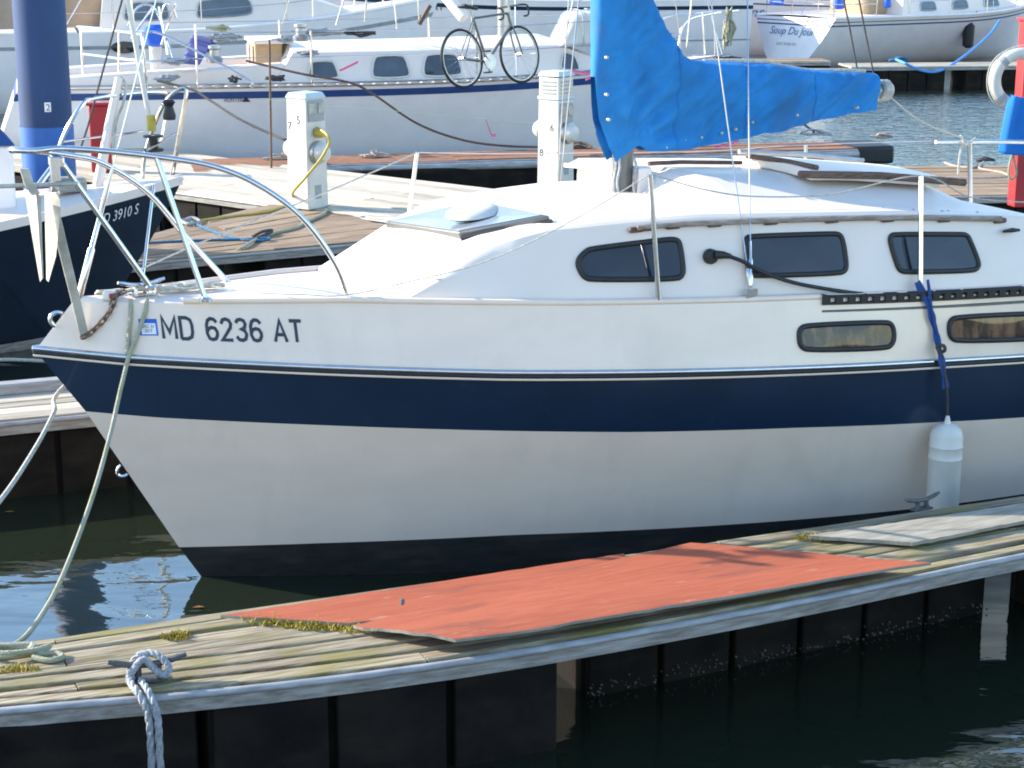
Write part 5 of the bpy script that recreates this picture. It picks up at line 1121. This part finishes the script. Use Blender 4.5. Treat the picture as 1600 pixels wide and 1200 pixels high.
rope([yc + Vector((.03, 0, 0)), D(512, 212, 16.5), D(514, 225, 16.5), D(500, 250, 16.5), D(475, 280, 16.5), D(458, 300, 16.6), P(455, 315, .47), P(420, 330, .46), P(360, 338, .46), P(290, 348, .46)], .013, G['yellow'], 'yellow power cord dropping from the numbered pedestal to the corner dock', 'shore_cable', catg='cable')
rope([P(515, 322, .46), P(505, 334, .462), P(480, 346, .462), P(462, 356, .462), P(430, 364, .462), P(405, 372, .462), P(370, 392, .44), D(350, 405, 15.4), D(300, 408, 15.2), D(230, 400, 14.9)], .014, G['ropeold'], 'pale thick hose curling over the edge of the corner dock', 'hose', catg='hose')
rope([P(290, 343, .46), P(310, 352, .46), P(345, 366, .46), P(375, 374, .46), P(410, 376, .46), P(420, 372, .47), P(380, 374, .46), P(300, 376, .46), P(215, 381, .46)], .012, G['ropeb'], 'blue hose lying doubled on the corner dock', 'hose', catg='hose')
rope([P(285, 345, .47), P(300, 340, .49), P(312, 346, .47), P(295, 350, .47), P(283, 344, .48), P(305, 343, .47)], .014, G['ropeg'], 'grey rope knot on the edge of the corner dock', 'rope')
rope([P(395, 370, .47), P(410, 362, .5), P(425, 360, .49), P(415, 368, .47), P(402, 372, .47), P(420, 364, .48)], .014, G['roped'], 'dark rope knot lying beside the blue hose', 'rope')
# thin rusty rod on the walkway, dock cleats with lines beside the cruiser
rd0 = P(424, 262, .455); lone(M(rd0).rod(rd0, D(421, 62, rd0.y), .013, 6), 'iron_rod', G['rust'], 'thin rusty rod standing on the brown decking beside a pedestal', 'rod')
def lines_on(px, py, label, seed, n=18, r=.013, m_=None, w_=.2):
    c = P(px, py, .48); rr = random.Random(seed); pts = [c + Vector((rr.uniform(-w_, w_) * (1 if i % 3 else .3), rr.uniform(-.06, .06), rr.uniform(-.01, .06) if i % 3 == 0 else -.005)) for i in range(n)]
    rope(pts, r, m_ or G['roper'], label, 'rope_pile', 4, 5)
lines_on(583, 243, 'reddish line knotted on a cleat at the brown finger pier edge', 2)
lines_on(436, 246, 'pale and red line heaped beside the pedestal foot', 3, 16)
lines_on(905, 229, 'dark reddish line on a cleat behind the second pedestal', 4, 14, m_=G['rust'])
lines_on(1275, 209, 'grey line heaped on the brown finger pier under the boom', 5, 16, m_=G['ropeg'])
lines_on(1380, 213, 'red and white line on the outer end of the brown finger pier', 6, 14)
lines_on(1540, 250, 'dark cleat and knotted line on the dock beside the red post', 7, 16, m_=G['roped'], w_=.12)
rope([P(1538, 252, .47), P(1530, 262, .46), P(1545, 266, .46), P(1568, 270, .46), P(1572, 276, .46), P(1540, 278, .46), P(1480, 277, .46)], .012, G['roper'], 'red flecked line trailing over the dock beside the red post', 'rope')
rope([P(1476, 254, .46), P(1490, 259, .46), P(1515, 262, .46), P(1530, 258, .46)], .012, G['roper'], 'short red flecked line lying by the stern pulpit', 'rope')
# mooring lines of the cruiser
rope([D(246, 126, 21.3), D(300, 140, 21.1), D(330, 158, 20.9), D(372, 185, 20.5), D(420, 208, 20.2), D(452, 222, 20.0), P(470, 240, .47)], .015, G['roped'], 'dark stern line from the cruiser down to the walkway', 'mooring_line')
rope([D(385, 95, 21.6), D(470, 115, 21.4), D(542, 128, 21.4), D(580, 145, 21.4), D(650, 192, 21.3), D(720, 218, 21.3), D(790, 228, 21.4), P(880, 230, .47)], .014, G['teak'], 'brown spring line sagging along the cruiser hull', 'mooring_line')
rope([D(1200, 172, 24), D(1245, 188, 23.4), D(1272, 206, 23.0)], .014, G['roped'], 'dark line from the cruiser bow to the brown finger pier', 'mooring_line')
# bird scare string with ribbons
st_ = [D(400, 154, 19.4), D(560, 168, 19.4), D(690, 180, 19.4), D(800, 190, 19.4), D(940, 200, 19.4)]
rope(st_, .0028, mat('green_string', (.35, .5, .3), .7), 'thin green string stretched in front of the cruiser hull', 'string', 4, 4, 'string')
def ribbon(pts, y, label):
    pts = [D(a, b, y) for a, b in pts]; mb = M(pts[0]); path = cat(pts, 4); rows = []
    for i, p in enumerate(path): rows.append([p + Vector((0, 0, .014)), p + Vector((.006 * math.sin(i), .01, 0)), p - Vector((0, 0, .014))])
    lone(mb.grid(rows), 'ribbon', G['pink'], label, 'ribbon', 'pink ribbons')
ribbon([(759, 186), (763, 198), (768, 211), (775, 211)], 19.4, 'bent pink ribbon hanging from the green string')
ribbon([(530, 111), (545, 104), (559, 97)], 21.2, 'pink ribbon over the small aft window of the cruiser')
ribbon([(892, 109), (912, 114), (934, 116), (915, 124)], 20.2, 'forked pink ribbon beside the top of the louvred pedestal')
ribbon([(1115, 230), (1135, 226), (1154, 220)], 21.2, 'pink ribbon under the sail cover on the brown finger pier')
# red posts, lifebuoy, blue cloth
rp = P(1592, 318, .455); ps = thing('safety_post', 'red square post holding a white lifebuoy on the dock behind the stern', 'post', rp, R(10))
M().box((0, 0, .85), (.17, .17, 1.75)).obj('post', G['red'], ps, bevel=.012)
M().box((0, 0, 1.74), (.21, .21, .03)).obj('cap', G['red'], ps, bevel=.006)
lb = D(1592, 124, rp.y - .16); buoy = thing('lifebuoy', 'white ring lifebuoy hung on the red post', 'lifebuoy', lb, R(8))
rmaj = 38 / (F / (rp.y + .4)); 
M().tube([Vector((rmaj * math.cos(t), 0, rmaj * math.sin(t))) for t in [2 * math.pi * i / 40 for i in range(40)]], .058, 14, closed=True).obj('ring', G['plastic'], buoy)
for k in range(4):
    t = R(45 + 90 * k); M().tube([Vector((rmaj * math.cos(t + d), 0, rmaj * math.sin(t + d))) for d in (-.12, 0, .12)], .0605, 14).obj('band', G['ropeg'], buoy)
M().tube([Vector(((rmaj + .075) * math.cos(t), -.0, (rmaj + .075) * math.sin(t) - .01 * math.sin(t * 4))) for t in [2 * math.pi * i / 40 for i in range(40)]], .006, 5, closed=True).obj('grab_line', G['rope'], buoy)
bl_ = [[(1579, 148), (1573, 165), (1568, 190), (1563, 215), (1560, 238)], [(1588, 150), (1585, 170), (1580, 195), (1576, 218), (1574, 241)], [(1598, 152), (1596, 172), (1592, 195), (1590, 218), (1590, 243)], [(1612, 154), (1611, 172), (1610, 195), (1610, 218), (1612, 243)]]
rows = []
for i, col in enumerate(bl_): rows.append(cat([D(a, b, rp.y - .26 - .05 * (i % 2)) for a, b in col], 5))
R4 = [cat([rows[i][j] for i in range(4)], 6) for j in range(len(rows[0]))]
clo = lone(M(R4[0][0]).grid(R4), 'blue_cloth', G['canvas2'], 'bright blue cloth hanging below the lifebuoy', 'cloth', ang=80)
so_ = clo.modifiers.new('thick', 'SOLIDIFY'); so_.thickness = .008
rope([D(1583, 236, rp.y - .25), D(1577, 260, rp.y - .24), D(1577, 276, rp.y - .24), D(1583, 280, rp.y - .24), D(1588, 270, rp.y - .24), D(1585, 250, rp.y - .24), D(1583, 240, rp.y - .25)], .012, G['ropeold'], 'green flecked rope loop hanging from the blue cloth', 'rope')
r2 = P(160, 268, .455); rs2 = thing('safety_post', 'red post standing behind the pulpit of the black sailboat', 'post', r2, R(10))
M().box((0, 0, .36), (.22, .16, .72)).obj('post', G['red'], rs2, bevel=.02); M().box((0, 0, .735), (.26, .2, .03)).obj('cap', G['red'], rs2, bevel=.006)
db = D(-24, 300, 13.0)
dbx = thing('deck_box', 'grey blue locker box with dark lid on the deck of the black sailboat', 'box', (db.x, db.y, 1.115), R(20))
M().box((0, 0, .12), (.4, .5, .55)).obj('body', G['gelblue'], dbx, bevel=.02); M().hexa([(-.22, -.27, .395), (.22, -.27, .395), (.22, .27, .395), (-.22, .27, .395)], [(-.12, -.17, .52), (.12, -.17, .52), (.12, .17, .52), (-.12, .17, .52)]).obj('lid', G['navyline'], dbx, bevel=.01)
rope([D(-40, 563, 11.6), D(20, 562, 11.7), D(80, 565, 11.8), D(150, 572, 12.0)], .012, G['rope'], 'white line stretched low over the water beside the black hull', 'mooring_line')
# blue mooring line of the far boat
rope([P(1400, 93, .5), P(1412, 98, .55), D(1440, 110, 35), D(1470, 110, 35.2), D(1510, 85, 36), D(1545, 55, 37), D(1562, 32, 38)], .025, mat('light_blue_rope', (.08, .28, .62), .8), 'light blue mooring line looping from the far dock to the navy bow', 'mooring_line')
lines_on(1405, 94, 'blue line wound on a far dock cleat', 11, 14, .03, G['ropeb'])
